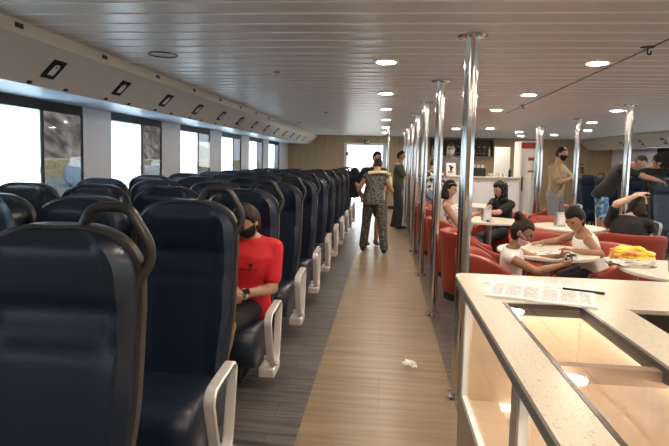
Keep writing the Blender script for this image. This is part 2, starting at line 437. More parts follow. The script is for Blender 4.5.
o = MB().lathe([(.001, -.02), (.012, -.02), (.016, 0), (.001, 0)], n=16).build('ceiling_stud', 'white_paint'); o.location = (1.377, 4.5, CEIL - .003)
tag(o, 'tiny white stud on the ceiling beside the thin cable', 'ceiling stud')
P0, P1 = V((1.66, 3.2, CEIL - .012)), V((1.80, 8.2, CEIL - .012))
o = MB().tube([P0, P0.lerp(P1, .5) + V((0, 0, -.004)), P1], .0045, 8).build('ceiling_cable', 'seat_shell'); tag(o, 'thin dark cable run along the ceiling over the tables', 'cable')
for y, wh in ((3.63, 'closer'), (7.13, 'deeper')):
    t = (y - P0.y) / (P1.y - P0.y); p = P0.lerp(P1, t)
    e = empty('ceiling_hook', (p.x, p.y, CEIL), 0, 'small black hook fixture holding the ceiling cable, %s of two' % wh, 'hook', 'hooks on the ceiling cable')
    MB().lathe([(.001, -.005), (.04, -.005), (.045, 0), (.001, 0)], n=20).build('base_plate', 'black', e)
    MB().tube(fillet([(0, 0, -.004), (0, 0, -.045), (.022, 0, -.05), (.022, 0, -.025)], .015), .005, 8).build('hook', 'black', e)

# ------------------------------------------------------------------ steel posts
def pole(x, y, label, group):
    e = empty('steel_post', (x, y, 0), 0, label, 'post', group)
    MB().lathe([(.041, .012), (.041, CEIL - .006)], n=28).build('tube', 'steel', e)
    b = MB().lathe([(.041, .02), (.07, .014), (.074, .0), (.041, 0)], n=28)
    for k in range(6):
        a = k * PI / 3; b.lathe([(.001, .024), (.007, .024), (.009, .012), (.001, .012)], (.058 * math.cos(a), .058 * math.sin(a), 0), 8)
    b.build('floor_flange', 'steel', e)
    MB().lathe([(.041, CEIL - .02), (.085, CEIL - .014), (.09, CEIL - .008), (.09, CEIL - .002), (.041, CEIL - .002)], n=28).build('ceiling_flange', 'steel', e)
for k in range(7):
    pole(.504, 3.309 + 1.806 * k, 'polished steel floor-to-ceiling post along the aisle edge, %s in the long row' % ORD[k], 'posts along the aisle')
for (x, y), l in (((3.04, 6.94), 'bright steel post in front of the man bending over in blue shorts'), ((3.16, 9.05), 'steel post in front of the man in the khaki shirt'),
                  ((3.11, 10.9), 'steel post between khaki man and white fridge, thicker of the pair'), ((2.99, 10.72), 'steel post right against the white fridge, other of the pair'),
                  ((.045, 12.35), 'lone slim post in the aisle beside the bright doorway')):
    pole(x, y, l, 'posts beyond the tables')

# ------------------------------------------------------------------ ferry seats
def sm(a, b, x):
    t = max(0, min(1, (x - a) / ((b - a) or 1e-6))); return t * t * (3 - 2 * t)
def seat_halfwidth(z, top=1.285, w=.262, rz=.17):
    zc = top - rz
    base = w * (.90 + .10 * sm(.40, .75, z))
    if z <= zc: return base
    t = min(1, (z - zc) / rz); return base * max(.0, (1 - t ** 2.6)) ** (1 / 2.6) if t < 1 else 0
def back_y(z): return .0 + (z - .4) * .13 - .04 * sm(1.0, 1.3, z)
def make_seat(handle, arm):
    root = empty('ferry_seat', (0, 0, 0))
    nz, nu = 40, 26
    zs = [.36 + (1.280 - .36) * i / nz for i in range(nz + 1)]
    zs = zs[:-1] + [1.268, 1.276, 1.2825]
    rings = []
    for z in sorted(set(zs)):
        w = max(seat_halfwidth(z), .05); fr, bk = [], []
        for i in range(nu + 1):
            u = -1 + 2 * i / nu; u = math.sin(u * PI / 2) * .55 + u * .45
            dep = .055
            dep += .016 * sm(1.02, 1.09, z) * (1 - sm(1.20, 1.285, z))           # head cushion
            dep -= (.010 * math.exp(-((z - 1.035) / .009) ** 2) + .006 * math.exp(-((z - .886) / .009) ** 2)) * (1 - sm(.55, .7, abs(u)))
            wb = .62 + .38 * sm(.98, .80, z)
            wing = sm(wb, 1.0, abs(u)) * sm(.82, 1.0, z)
            dep += .026 * wing - .010 * math.exp(-((abs(u) - wb) / .025) ** 2) * sm(.86, .95, z)
            dep += .016 * sm(.5, .9, abs(u)) * (1 - sm(.8, .95, z))
            dep *= (1 - .75 * max(0, abs(u) - .86) / .14 * 1.0) if abs(u) > .86 else 1
            dep *= 1 - .6 * sm(1.24, 1.283, z)
            fr.append((w * u, back_y(z) - dep, z))
        for i in range(7):
            u = 1 - 2 * i / 6; bk.append((w * u * .97, back_y(z) + .004, z))
        rings.append(fr + bk)
    MB().loft(rings).build('backrest', 'leather', root, angle=60)
    rings = []
    for i in range(30):
        z = .30 + (1.292 - .30) * (1 - (1 - i / 29) ** 1.6); w = max(seat_halfwidth(z, 1.297, .272, .175), .05); r = []
        for kx, ky in ((-1, -.006), (-1.0, .03), (-.93, .055), (-.5, .066), (0, .07), (.5, .066), (.93, .055), (1.0, .03), (1, -.006), (.9, -.012), (0, -.012), (-.9, -.012)):
            r.append((w * kx, back_y(z) + ky, z))
        rings.append(r)
    MB().loft(rings).build('back_shell', 'seat_shell', root, angle=60)
    # cushion with rolled front
    prof = [(-.02, .18), (-.02, .385), (-.10, .405), (-.30, .425), (-.44, .435), (-.515, .415), (-.548, .36), (-.552, .27), (-.52, .19), (-.44, .155), (-.2, .16)]
    rings = []
    for t in (-1, -.93, -.6, 0, .6, .93, 1):
        s_ = 1 if abs(t) < .95 else .9; cy, cz = -.28, .29
        rings.append([(.258 * t, cy + (y - cy) * s_, cz + (z - cz) * s_) for y, z in prof])
    MB().loft(rings).build('seat_cushion', 'leather', root, angle=60)
    for x in (-.09, .09):
        b = MB().tube(fillet([(x, -.30, .24), (x, -.24, .12), (x, -.28, .0)], .06), .018, 8); b.box(x - .03, x + .03, -.34, -.05, 0, .014); b.tube(fillet([(x, -.08, .24), (x, -.12, .10), (x, -.08, .0)], .06), .018, 8)
        b.build('leg', 'dark_plastic', root)
    if handle:
        yb = .10
        pts = [(.055, yb - .01, 1.262), (.095, yb, 1.352), (.215, yb + .005, 1.354), (.287, yb, 1.235), (.290, yb, 1.18), (.245, yb - .03, 1.09)]
        MB().tube(fillet(pts, .035, 5), .018, 12).build('grab_handle', 'grip', root)
    if arm:
        x = .345
        pts = [(x, -.385, .17), (x, -.475, .22), (x, -.565, .50), (x, -.535, .548), (x, -.27, .565), (x, -.235, .53), (x, -.30, .20), (x, -.345, .17)]
        a = MB().ribbon(fillet(pts, .045, 5), (1, 0, 0), .050, .017).build('armrest', 'alu', root)
        MB().box(.262, x + .022, -.46, -.27, .10, .165).build('bracket', 'alu', a, bevel=.01)
        b = MB().lathe([(.012, -.03), (.016, -.03), (.016, .0), (.012, 0)], n=12)
        b.v = [(.262 + .02 - v[2], -.365 + v[0], .20 + v[1]) for v in b.v]
        b.build('pivot', 'alu', a)
    return root
ROWS = [1.49 + 1.07 * k for k in range(11)]
COLX = [-1.032, -1.597, -2.162, -2.727]
COLN = ['beside the aisle with grab handle', 'one in from the aisle', 'one in from the window wall', 'against the window wall']
protoA = make_seat(True, True); protoB = make_seat(False, False)
protoA.scale.z = protoB.scale.z = .985
usedA = usedB = False
for c, x in enumerate(COLX):
    for r, y in enumerate(ROWS):
        if c == 0:
            o = protoA if not usedA else copy_tree(protoA); usedA = True
        else:
            o = protoB if not usedB else copy_tree(protoB); usedB = True
        o.location = (x, y, 0)
        l = 'navy leather ferry seat %s, %s row from the viewer' % (COLN[c], ORD[r])
        if c == 0 and r == 2: l = 'navy leather seat beside the aisle that the woman in red sits on'
        tag(o, l, 'seat', 'navy seats in rows by the windows')
# block of the same seats beyond the tables; here the aisle is on the low-X side, so the seat is mirrored
protoM = make_seat(False, False); protoM.scale.z = .985
x = -.345
pts = [(x, -.385, .17), (x, -.475, .22), (x, -.565, .50), (x, -.535, .548), (x, -.27, .565), (x, -.235, .53), (x, -.30, .20), (x, -.345, .17)]
a = MB().ribbon(fillet(pts, .045, 5), (1, 0, 0), .050, .017).build('armrest', 'alu', protoM)
MB().box(x - .022, -.262, -.46, -.27, .10, .165).build('bracket', 'alu', a, bevel=.01)
yb = .10
MB().tube(fillet([(-.075, yb - .01, 1.262), (-.105, yb, 1.335), (-.150, yb + .005, 1.357), (-.215, yb + .005, 1.352), (-.255, yb, 1.318), (-.285, yb, 1.255), (-.297, yb, 1.215), (-.288, yb - .01, 1.165), (-.245, yb - .03, 1.10)], .05, 4), .0165, 12).build('grab_handle', 'grip', protoM)
used = False
for r, y in enumerate((9.95, 11.2, 12.4, 13.6)):
    for c, x in enumerate((5.09, 5.66, 6.23)):
        if c == 0: o = protoM if not used else copy_tree(protoM); used = True
        else: o = copy_tree(protoB)
        o.location = (x, y, 0)
        tag(o, 'navy seat past the tables in the %s row, %s' % (ORD[r], ('by the aisle with grab handle', 'middle of its three', 'against the far windows')[c]), 'seat', 'navy seats past the tables')
# dark jacket hung over the last aisle seat
b = MB(); rings = []
for z, w, d in ((.62, .13, .05), (.75, .15, .06), (.95, .15, .06), (1.15, .14, .06), (1.28, .11, .06), (1.33, .05, .035), (1.345, .02, .015)):
    rings.append([(w * math.cos(2 * PI * k / 20) * (1 + .06 * math.sin(5 * k)), d * math.sin(2 * PI * k / 20) * (1 + .25 * math.sin(3 * k + z * 9)), z) for k in range(20)])
o = b.loft(rings).build('jacket', 'cloth_black', sub=1); o.location = (-.70, ROWS[-1] - .17, 0)
tag(o, 'black jacket hung on the grab handle of the last aisle seat', 'jacket')

# ------------------------------------------------------------------ red tub chairs
def make_tub():
    """facing +Y"""
    root = empty('tub_chair', (0, 0, 0))
    W, D, T = .33, .33, .085; path = []
    for i in range(5): path.append((-W, .30 - .30 * i / 4, 1))
    for i in range(1, 17):
        a = PI + PI * i / 17; path.append((W * math.cos(a), D * math.sin(a) * .95, 1))
    for i in range(5): path.append((W, .30 * i / 4, 1))
    n = len(path); rings = []
    for i, (x, y, _) in enumerate(path):
        p = V(path[max(i - 1, 0)][:2]); q = V(path[min(i + 1, n - 1)][:2]); t = (q - p).normalized(); nn = V((-t.y, t.x))   # inward
        back = sm(.25, -.22, y); top = .56 + .20 * back; lean = .05 * back
        ring = []
        for a, h in ((0, .06), (-.004, .20), (-.012, .45), (-.012 - lean * .8, top - .03), (-.004 - lean, top - .008), (T * .5 - lean, top), (T - lean * .8, top - .012), (T + .006 - lean * .6, top - .04), (T + .004, .42), (T, .06)):
            ring.append((x + nn.x * a, y + nn.y * a, h))
        rings.append(ring)
    MB().loft(rings).build('tub_shell', 'red_vinyl', root, bevel=0, angle=50, sub=1)
    out = [(-.24, .31), (-.24, 0)] + [(.24 * math.cos(a), .235 * math.sin(a)) for a in [PI + PI * i / 12 for i in range(1, 12)]] + [(.24, 0), (.24, .31)]
    MB().poly(out, [], lambda a, b_, h: (a, b_, h), .20, .43).build('seat_cushion', 'red_vinyl', root, bevel=.03)
    rings = []
    for i in range(11):
        a = PI * 1.12 + PI * .76 * i / 10; r = []
        for k in range(10):
            th = 2 * PI * k / 10; rr = .225 + .028 * math.cos(th) * (1 if 0 < i < 10 else .4); r.append((rr * math.cos(a), rr * math.sin(a) * .95, .54 + .10 * math.sin(th) * (1 if 0 < i < 10 else .7)))
        rings.append(r)
    MB().loft(rings).build('lumbar_pad', 'red_vinyl', root, angle=60)
    out = [(-.30, .27), (-.30, 0)] + [(.30 * math.cos(a), .29 * math.sin(a)) for a in [PI + PI * i / 12 for i in range(1, 12)]] + [(.30, 0), (.30, .27)]
    MB().poly(out, [], lambda a, b_, h: (a, b_, h), 0, .065).build('plinth', 'plinth', root, smooth=False)
    return root
tub = make_tub(); used = False
for x, y, a, l in (
    (.98, 4.50, -90, 'red tub chair the girl in white sits on'),
    (.98, 5.84, -90, 'empty red tub chair with broad back behind the girl in white'),
    (.93, 7.10, -90, 'red tub chair of the woman in the floral top'),
    (.94, 8.62, -90, 'red tub chair by the aisle posts, first past the floral-top woman'),
    (.93, 9.72, -90, 'red tub chair by the aisle posts closest to the bar'),
    (2.02, 5.06, 104, 'red tub chair the boy in the vest sits on'),
    (2.84, 6.26, -15, 'red tub chair with its back turned, behind the yellow snack bag'),
    (3.24, 7.75, 70, 'red tub chair tip showing beside the blue floral shorts'),
    (1.80, 8.16, 140, 'red tub chair of the woman with long dark curly hair'),
    (3.12, 10.25, 60, 'red tub chair in front of the khaki-shirt man'),
    (1.73, 5.76, 180, 'red tub chair across the table behind the girl, facing her'),
    (2.44, 7.57, 180, 'red tub chair behind the outer table with the napkin dispenser')):
    o = tub if not used else copy_tree(tub); used = True
    o.location = (x, y, 0); o.rotation_euler.z = math.radians(a); tag(o, l, 'chair', 'red tub chairs')

# ------------------------------------------------------------------ round tables and what stands on them
def make_table(r=.43):
    root = empty('round_table', (0, 0, 0))
    MB().lathe([(.001, .702), (r - .012, .702), (r, .708), (r, .726), (r - .006, .732), (.001, .732)], n=56).build('tabletop', 'table_white', root)
    MB().lathe([(.035, .02), (.035, .702)], n=20).build('column', 'brushed', root)
    MB().lathe([(.001, 0), (.22, 0), (.22, .012), (.05, .03), (.001, .03)], n=36).build('base', 'brushed', root)
    return root
tab = make_table(); used = False
for x, y, l in ((1.47, 4.80, 'round cream table between the girl in white and the boy'), (2.25, 4.10, 'round cream table carrying the yellow snack bag and tumbler'),
                (1.44, 7.26, 'round cream table between the two dark-haired women'), (2.32, 6.78, 'round cream table with dispenser behind the boy'),
                (1.74, 9.75, 'round cream table in front of the bar, behind the curly-haired woman')):
    o = tab if not used else copy_tree(tab); used = True
    o.location = (x, y, 0); tag(o, l, 'table', 'round cream tables')
def dispenser(x, y, rz, label):
    e = empty('napkin_dispenser', (x, y, .732), rz, label, 'napkin dispenser', 'metal napkin dispensers')
    MB().box(-.058, .058, -.045, .045, 0, .175).build('casing', 'brushed', e, bevel=.008)
    MB().box(-.045, .045, -.048, -.044, .02, .155).build('front_slot', 'alu', e, smooth=False)
    MB().box(-.03, .03, -.052, -.047, .05, .12).build('napkin', 'paper', e, smooth=False)
dispenser(1.37, 7.13, .15, 'silver napkin dispenser on the table between the two women')
dispenser(2.22, 6.80, .1, 'silver napkin dispenser on the table behind the boy')

# crisp bag in its white inner bag
def crumple(c, rx, ry, rz, amp, sc, n=22, flat=.35, seed=0):
    rings = []
    for i in range(1, n):
        th = PI * i / n; ring = []
        for k in range(2 * n):
            ph = PI * k / n; d = V((math.sin(th) * math.cos(ph), math.sin(th) * math.sin(ph), -math.cos(th)))
            q = V((math.copysign(abs(d.x) ** .75, d.x), math.copysign(abs(d.y) ** .75, d.y), d.z))
            w = 1 + amp * noise.noise(d * sc + V((seed, 0, 0))) + amp * .5 * noise.noise(d * sc * 2.7 + V((0, seed, 3)))
            z = q.z * rz * w; z = max(z, -flat * rz)
            ring.append((c[0] + q.x * rx * w, c[1] + q.y * ry * w, c[2] + z + flat * rz))
        rings.append(ring)
    return MB().loft(rings)
spotted('snack_print', (.86, .60, .03), (.70, .16, .03), 7, .42, .35, .04, 'noise', (.9, .72, .08), coat=.3)
mat('film_white', (.66, .62, .55), .35, bump=.5, bscale=35)
e = empty('snack_bag', (1.945, 4.25, .732), .10, 'open yellow and orange snack bag in white film on the outer table', 'snack bag')
crumple((0, 0, 0), .165, .14, .055, .25, 2.2, seed=1).build('inner_film', 'film_white', e)
crumple((.01, .02, .04), .155, .12, .075, .20, 2.2, seed=5).build('printed_bag', 'snack_print', e)
e = empty('tumbler', (2.145, 4.03, .732), 0, 'clear drinking tumbler beside the yellow snack bag', 'glass')
MB().lathe([(.001, 0), (.034, 0), (.040, .12), (.0375, .12), (.032, .008), (.001, .008)], n=28).build('glass_wall', 'tumbler_glass', e)
spotted('magazine_print', (.78, .76, .72), (.12, .11, .12), 22, .46, .5, .05)
e = empty('magazine', (1.44, 4.62, .733), .5, 'open printed leaflet lying on the table before the girl', 'leaflet')
b = MB(); 
pts = [(-.14 + .28 * i / 12, .008 * math.exp(-((abs(-.14 + .28 * i / 12) - .06) / .05) ** 2)) for i in range(13)]
b.loft([[(x, s * .10, z + .001) for x, z in pts] + [(x, s * .10, z + .003) for x, z in reversed(pts)] for s in (-1, 1)]).build('spread', 'magazine_print', e)
o = crumple((0, 0, 0), .05, .04, .02, .5, 3, 12, seed=9).build('food_wrapper', 'mono_print'); o.location = (1.40, 7.0, .732)
tag(o, 'crumpled snack wrapper on the table between the two women', 'wrapper')
o = crumple((0, 0, 0), .045, .035, .022, .7, 3.2, 14, seed=3).build('crumpled_tissue', 'paper', angle=25); o.location = (.219, 3.78, 0)
tag(o, 'crumpled white tissue lying on the light aisle floor', 'tissue')

# ------------------------------------------------------------------ glazed display counter in front
CH = 1.05
root = empty('display_counter', (.32, 2.1, 0), 0, 'speckled stone-topped display counter with glazed lit case and wooden body', 'counter')
ox, oy = .32, 2.1
def part(mb, name, m, parent=root, **k):
    mb.v = [(v[0] - ox, v[1] - oy, v[2]) for v in mb.v]
    return mb.build(name, m, parent, **k)
X0, X1, Y0, Y1 = .295, 1.75, -.6, 2.145
gx0, gx1, gy1, gy0 = .392, .655, 1.715, -.3                     # opening over the case
sx0, sx1, sy0, sy1 = .78, 1.25, 1.0, 1.70                      # sunken well
fl = lambda a, b_, h: (a, b_, h)
corner = arc(X0 + .045, Y1 - .045, .045, 180, 90, 6)
out = [(X0, Y0)] + corner + [(X1, Y1), (X1, Y0)]
hg = [(gx0, gy0), (gx1 + .02, gy0), (gx1 - .01, gy1), (gx0, gy1)]; hs = [(sx0, sy0), (sx1, sy0), (sx1, sy1), (sx0, sy1)]
part(MB().poly(out, [hg, hs], fl, CH - .012, CH), 'worktop', 'stone', smooth=False)
e_ = .003
part(MB().poly([(X0 + e_, Y0)] + arc(X0 + .045, Y1 - .045, .042, 180, 90, 6) + [(X1, Y1 - e_), (X1, Y0)], [[(a, b_) for a, b_ in hg], hs], fl, CH - .042, CH - .0122), 'edge_band', 'trim_grey', smooth=False)
# dark rim around the glass and the glass itself
inset = lambda lp, d: [(a + d * (1 if i in (0, 3) else -1), b_ + d * (1 if i in (0, 1) else -1)) for i, (a, b_) in enumerate(lp)]
part(MB().poly(hg, [inset(hg, .012)], fl, CH - .035, CH + .0015), 'glass_rim', 'dark_rim', smooth=False)
part(MB().poly(inset(hg, .011), [], fl, CH - .012, CH - .006), 'glass_top', 'case_glass', smooth=False)
part(MB().box(gx0 + .012, gx1, 1.215, 1.243, CH - .05, CH - .012), 'glass_divider', 'body_wood', smooth=False)
# case interior
BX0 = .325
zc = .60
part(MB().box(BX0 + .012, .74, -.5, 1.98, zc - .02, zc), 'case_floor', 'case_wood', smooth=False)
part(MB().box(.728, .745, -.5, 1.98, zc, CH - .045), 'case_back', 'case_wood', smooth=False)
part(MB().box(BX0 + .012, .728, 1.96, 1.98, zc, CH - .045), 'case_end', 'case_wood', smooth=False)
part(MB().box(BX0 + .02, .728, 1.222, 1.236, zc, .788), 'partition', 'case_wood', smooth=False)
part(MB().box(BX0 + .03, .70, 1.25, 1.95, .790, .796), 'glass_shelf', 'case_glass', smooth=False)
part(MB().box(BX0 + .03, .70, -.45, 1.21, .790, .796), 'glass_shelf', 'case_glass', smooth=False)
mat('led_glow', (1, 1, 1), .4, emit=(1, .90, .74), es=17.)
part(MB().box(.700, .722, -.45, 1.20, CH - .056, CH - .047), 'led_strip', 'led_glow', smooth=False)
part(MB().box(.700, .722, 1.27, 1.93, CH - .056, CH - .047), 'led_strip', 'led_glow', smooth=False)
part(MB().box(BX0 + .05, .66, 1.93, 1.95, CH - .056, CH - .047), 'led_strip', 'led_glow', smooth=False)
mat('puck_glow', (1, 1, 1), .4, emit=(1, .95, .88), es=25.)
for y in (1.60, 1.17, .75):
    p = MB().lathe([(.001, 0), (.008, 0), (.010, -.006), (.010, -.02), (.001, -.02)], (gx0 + .022, y, CH - .013), 16)
    part(p, 'puck_light', 'puck_glow')
# body: lower carcass and the framed side window
part(MB().box(BX0, 1.72, -.58, 2.09, .08, zc - .02), 'carcass', 'body_wood', smooth=False)
part(MB().box(BX0 + .04, 1.68, -.55, 2.05, 0, .08), 'plinth', 'plinth', smooth=False)
part(MB().box(BX0, 1.72, 1.98, 2.09, zc - .02, CH - .042), 'end_panel', 'body_wood', smooth=False)
part(MB().box(.745, .775, -.5, 1.98, zc - .02, CH - .042).box(1.26, 1.72, -.5, 1.98, zc - .02, CH - .042), 'cabinet', 'body_wood', smooth=False)
fx = lambda a, b_, h: (BX0 + h, a, b_)
part(MB().poly([(-.5, zc - .005), (1.985, zc - .005), (1.985, CH - .043), (-.5, CH - .043)], [[(1.235, zc + .02), (1.955, zc + .02), (1.955, CH - .07), (1.235, CH - .07)], [(-.47, zc + .02), (1.165, zc + .02), (1.165, CH - .07), (-.47, CH - .07)]], fx, -.008, .012), 'window_frame', 'white_paint', smooth=False)
part(MB().box(BX0 - .012, BX0 + .0, 1.172, 1.228, zc - .005, CH - .043), 'corner_post', 'brushed', smooth=False)
part(MB().box(BX0 + .001, BX0 + .005, 1.235, 1.955, zc + .02, CH - .07), 'side_pane', 'case_glass', smooth=False)
part(MB().box(BX0 + .001, BX0 + .005, -.47, 1.165, zc + .02, CH - .07), 'side_pane', 'case_glass', smooth=False)
# well: dark box hung in the worktop
part(MB().poly(hs, [inset(hs, .01)], fl, CH - .25, CH - .013).box(sx0, sx1, sy0, sy1, CH - .27, CH - .25), 'sunken_well', 'dark_rim', smooth=False)

# open brochure on the counter
def page_mat():
    m = bpy.data.materials.new('printed_page'); m.use_nodes = True; nt = m.node_tree; L = nt.links; b = nt.nodes['Principled BSDF']; b.inputs['Roughness'].default_value = .6
    tc = nt.nodes.new('ShaderNodeTexCoord'); sx = nt.nodes.new('ShaderNodeSeparateXYZ'); L.new(tc.outputs['Object'], sx.inputs[0])
    def mth(op, a, bv):
        n = nt.nodes.new('ShaderNodeMath'); n.operation = op
        if isinstance(a, (int, float)): n.inputs[0].default_value = a
        else: L.new(a, n.inputs[0])
        if isinstance(bv, (int, float)): n.inputs[1].default_value = bv
        elif bv is not None: L.new(bv, n.inputs[1])
        return n.outputs[0]
    lines = mth('GREATER_THAN', mth('FRACT', mth('MULTIPLY', sx.outputs[1], 130.), None), .5)      # text lines along X
    cols = mth('GREATER_THAN', mth('FRACT', mth('ADD', mth('MULTIPLY', sx.outputs[0], 17.), .06), None), .16)
    edge = mth('LESS_THAN', mth('ABSOLUTE', mth('SUBTRACT', mth('ABSOLUTE', sx.outputs[1], None), .105), None), .068)
    edge2 = mth('LESS_THAN', mth('ABSOLUTE', sx.outputs[0], None), .155)
    nz = nt.nodes.new('ShaderNodeTexNoise'); nz.inputs['Scale'].default_value = 160; L.new(tc.outputs['Object'], nz.inputs['Vector'])
    word = mth('GREATER_THAN', nz.outputs['Fac'], .42)
    k = mth('MULTIPLY', mth('MULTIPLY', mth('MULTIPLY', mth('MULTIPLY', lines, cols), edge), edge2), word)
    mx = nt.nodes.new('ShaderNodeMix'); mx.data_type = 'RGBA'; mx.inputs[6].default_value = (.84, .83, .82, 1); mx.inputs[7].default_value = (.20, .20, .22, 1)
    L.new(k, mx.inputs[0]); L.new(mx.outputs[2], b.inputs['Base Color']); MATS['printed_page'] = m
page_mat()
e = empty('brochure', (.575, 1.920, CH), math.radians(-18), 'open white brochure of small print lying on the stone counter', 'brochure')
def page(sgn):
    prof = [(0, .002), (.006, .009), (.025, .014), (.06, .012), (.12, .008), (.20, .006)] if sgn < 0 else [(0, .002), (.006, .010), (.025, .017), (.05, .016), (.09, .011), (.125, .008)]
    rings = []
    for i in range(9):
        x = -.172 + .344 * i / 8; wob = .004 * math.sin(i * 1.3 + sgn) + (.006 if sgn > 0 else 0)
        sk = (.03 * (i / 8 - .5)) if sgn > 0 else 0
        top = [(x + y * .10 * 0, sgn * y + sk * y * 3, z + wob * y * 3) for y, z in prof]
        rings.append(top + [(x, sgn * y + sk * y * 3, .0008) for y, z in reversed(prof)])
    return MB().loft(rings)
page(-1).build('page_block', 'printed_page', e, angle=60); page(1).build('page_block', 'printed_page', e, angle=60)
MB().tube([(-.172, .0, .006), (.172, .0, .006)], .0022, 6).build('spine', 'trim_grey', e)
e = empty('pen', (.692, 1.857, CH + .0155), math.radians(-19), 'black pen lying beside the open brochure', 'pen')
MB().tube([(-.06, 0, 0), (.035, 0, 0), (.05, 0, 0)], [.005, .005, .0045], 10).build('barrel', 'phone', e)
MB().tube([(.05, 0, 0), (.072, 0, 0)], [.0055, .005], 10).build('cap', 'black', e)
o = MB().lathe([(.001, 0), (.017, 0), (.017, .0025), (.001, .003)], n=20).build('round_sticker', 'paper'); o.location = (.402, 1.99, CH)
tag(o, 'small white round disc on the counter top corner by the brochure', 'sticker')

# ------------------------------------------------------------------ bar at the far end
by = 10.75
e = empty('bar_counter', (1.8, by, 0), 0, 'long pale bar counter with stone ledge below the barman', 'bar')
MB().box(-.92, .86, -.02, .10, .12, 1.195).build('front_panel', 'white_wall', e, smooth=False)
MB().box(-.92, .86, .02, .10, 0, .12).build('kick_plate', 'trim_grey', e, smooth=False)
MB().box(-.95, .89, -.08, .48, 1.195, 1.235).build('bar_top', 'stone', e, bevel=.008)
MB().box(-.92, -.86, .10, .9, 0, 1.195).build('side_panel', 'white_wall', e, smooth=False)
e = empty('floor_platform', (1.75, by + .75, 0), 0, 'low dark platform behind the bar on which the barman stands', 'platform')
MB().box(-.75, .75, -.5, .55, 0, .10).build('deck', 'plinth', e, smooth=False); MB().box(-.75, .75, -.5, .55, .10, .112).build('mat', 'dark_plastic', e, smooth=False)
def on_bar(x, y=None): return (x, by + .1 if y is None else y, 1.235)
e = empty('menu_card', (1.33, by + .02, 1.235), .05, 'white menu card with dark figure standing on the bar before the barman', 'menu card')
MB().obox((0, .02, .13), (.095, 0, 0), (0, .003, 0), (0, .03, .13)).build('card', 'paper', e, smooth=False)
b = MB(); 
for x, z, w, h in ((-.02, .20, .03, .012), (.01, .17, .04, .02), (0, .125, .025, .03), (-.015, .075, .05, .012)): b.obox((x, .0125 + (z - .13) * .23, z), (w, 0, 0), (0, .002, 0), (0, h * .22, h))
b.build('figure_print', 'black', e, smooth=False)
o = MB().box(-.045, .045, -.04, .04, 0, .09).build('small_box', 'body_wood', bevel=.004); o.location = on_bar(1.20); tag(o, 'small brown box on the bar beside the menu card', 'box')
e = empty('coffee_grinder', on_bar(1.90, by + .2), 0, 'dark low machine with white cups on the bar behind the post', 'machine')
MB().box(-.14, .14, -.09, .09, 0, .17).build('housing', 'dark_plastic', e, bevel=.01)
MB().box(-.15, .15, -.10, .10, .17, .18).build('cup_tray', 'steel', e, smooth=False)
for i, x in enumerate((-.08, .0, .08)):
    MB().lathe([(.001, .18), (.022, .18), (.032, .235), (.028, .235), (.019, .186), (.001, .186)], (x, 0, 0), 18).build('cup', 'white_paint', e)
def bottle(x, y, z, m, label, group, s=1.):
    e = empty('bottle', (x, y, z), 0, label, 'bottle', group)
    MB().lathe([(r * s, h * s) for r, h in ((.001, 0), (.034, 0), (.036, .01), (.036, .14), (.03, .17), (.013, .20), (.012, .235), (.001, .235))], n=20).build('body', m, e)
    MB().lathe([(r * s, h * s) for r, h in ((.001, .236), (.014, .236), (.014, .26), (.001, .26))], n=16).build('cap', 'brushed', e)
mat('bottle_dark', (.015, .03, .015), .15); mat('bottle_amber', (.18, .06, .015), .15); mat('bottle_clear', (.6, .65, .66), .1)
bottle(2.52, by + .15, 1.235, 'bottle_dark', 'dark bottle standing at the fridge end of the bar', 'bottles', .8)
for i, x in enumerate((2.12, 2.2, 2.31, 2.40)):
    o = MB().lathe([(.001, 0), (.03, 0), (.038, .07), (.034, .07), (.027, .006), (.001, .006)], n=20).build('white_cup', 'white_paint'); o.location = on_bar(x, by + .12 + .05 * (i % 2))
    tag(o, 'white cup on the bar, %s of four beside the dark bottle' % ORD[i], 'cup', 'white cups on the bar')
# back bar niche on the end wall
e = empty('back_bar_shelf', (2.28, YF - .02, 1.72), 0, 'dark wall shelf unit with bottles behind the barman', 'shelf unit')
MB().box(-.95, .95, -.02, .0, 0, .50).build('back_board', 'plinth', e, smooth=False)
MB().box(-.97, .97, -.26, -.02, -.03, 0).build('shelf_board', 'body_wood', e, smooth=False)
MB().box(-.97, .97, -.26, -.02, .50, .53).build('top_board', 'body_wood', e, smooth=False)
for x in (-.96, .96): MB().box(x - .012, x + .012, -.26, -.02, 0, .50).build('side_board', 'body_wood', e, smooth=False)
MB().tube([(-.94, -.25, .075), (.94, -.25, .075)], .008, 8).build('guard_rail', 'steel', e)
for i in range(12):
    bottle(1.42 + .155 * i, YF - .15, 1.72, ('bottle_clear', 'bottle_dark', 'bottle_amber', 'bottle_clear')[i % 4], 'bottle on the back bar shelf, %s from the aisle end' % ORD[i], 'bottles on the back bar shelf', 1.1)
# tall white fridge with red header
e = empty('drinks_fridge', (2.93, by + .35, 0), 0, 'tall white drinks fridge with red header beside the bar', 'fridge')
MB().box(-.16, .17, -.02, .55, .06, 1.98).build('cabinet', 'white_paint', e, bevel=.01)
MB().box(-.15, .16, 0, .5, 0, .06).build('base', 'black', e, smooth=False)
d_ = MB().box(-.15, .16, -.05, -.021, .1, 1.80).build('door', 'white_paint', e, bevel=.008)
MB().box(-.135, -.115, -.085, -.05, .95, 1.25).build('handle', 'black', d_, bevel=.005)
mat('sign_red', (.42, .03, .02), .4)
MB().box(-.155, .165, -.045, -.021, 1.83, 1.95).build('header_panel', 'sign_red', e, smooth=False)
MB().box(-.02, .10, -.055, -.05, 1.58, 1.64).build('warning_label', 'sign_red', d_, smooth=False)
MB().box(-.02, .10, -.055, -.05, 1.34, 1.38).build('warning_label', 'sign_red', d_, smooth=False)
e = empty('partition_screen', (2.62, by + 1.35, 0), 0, 'plain white upright panel behind the bar end', 'screen')
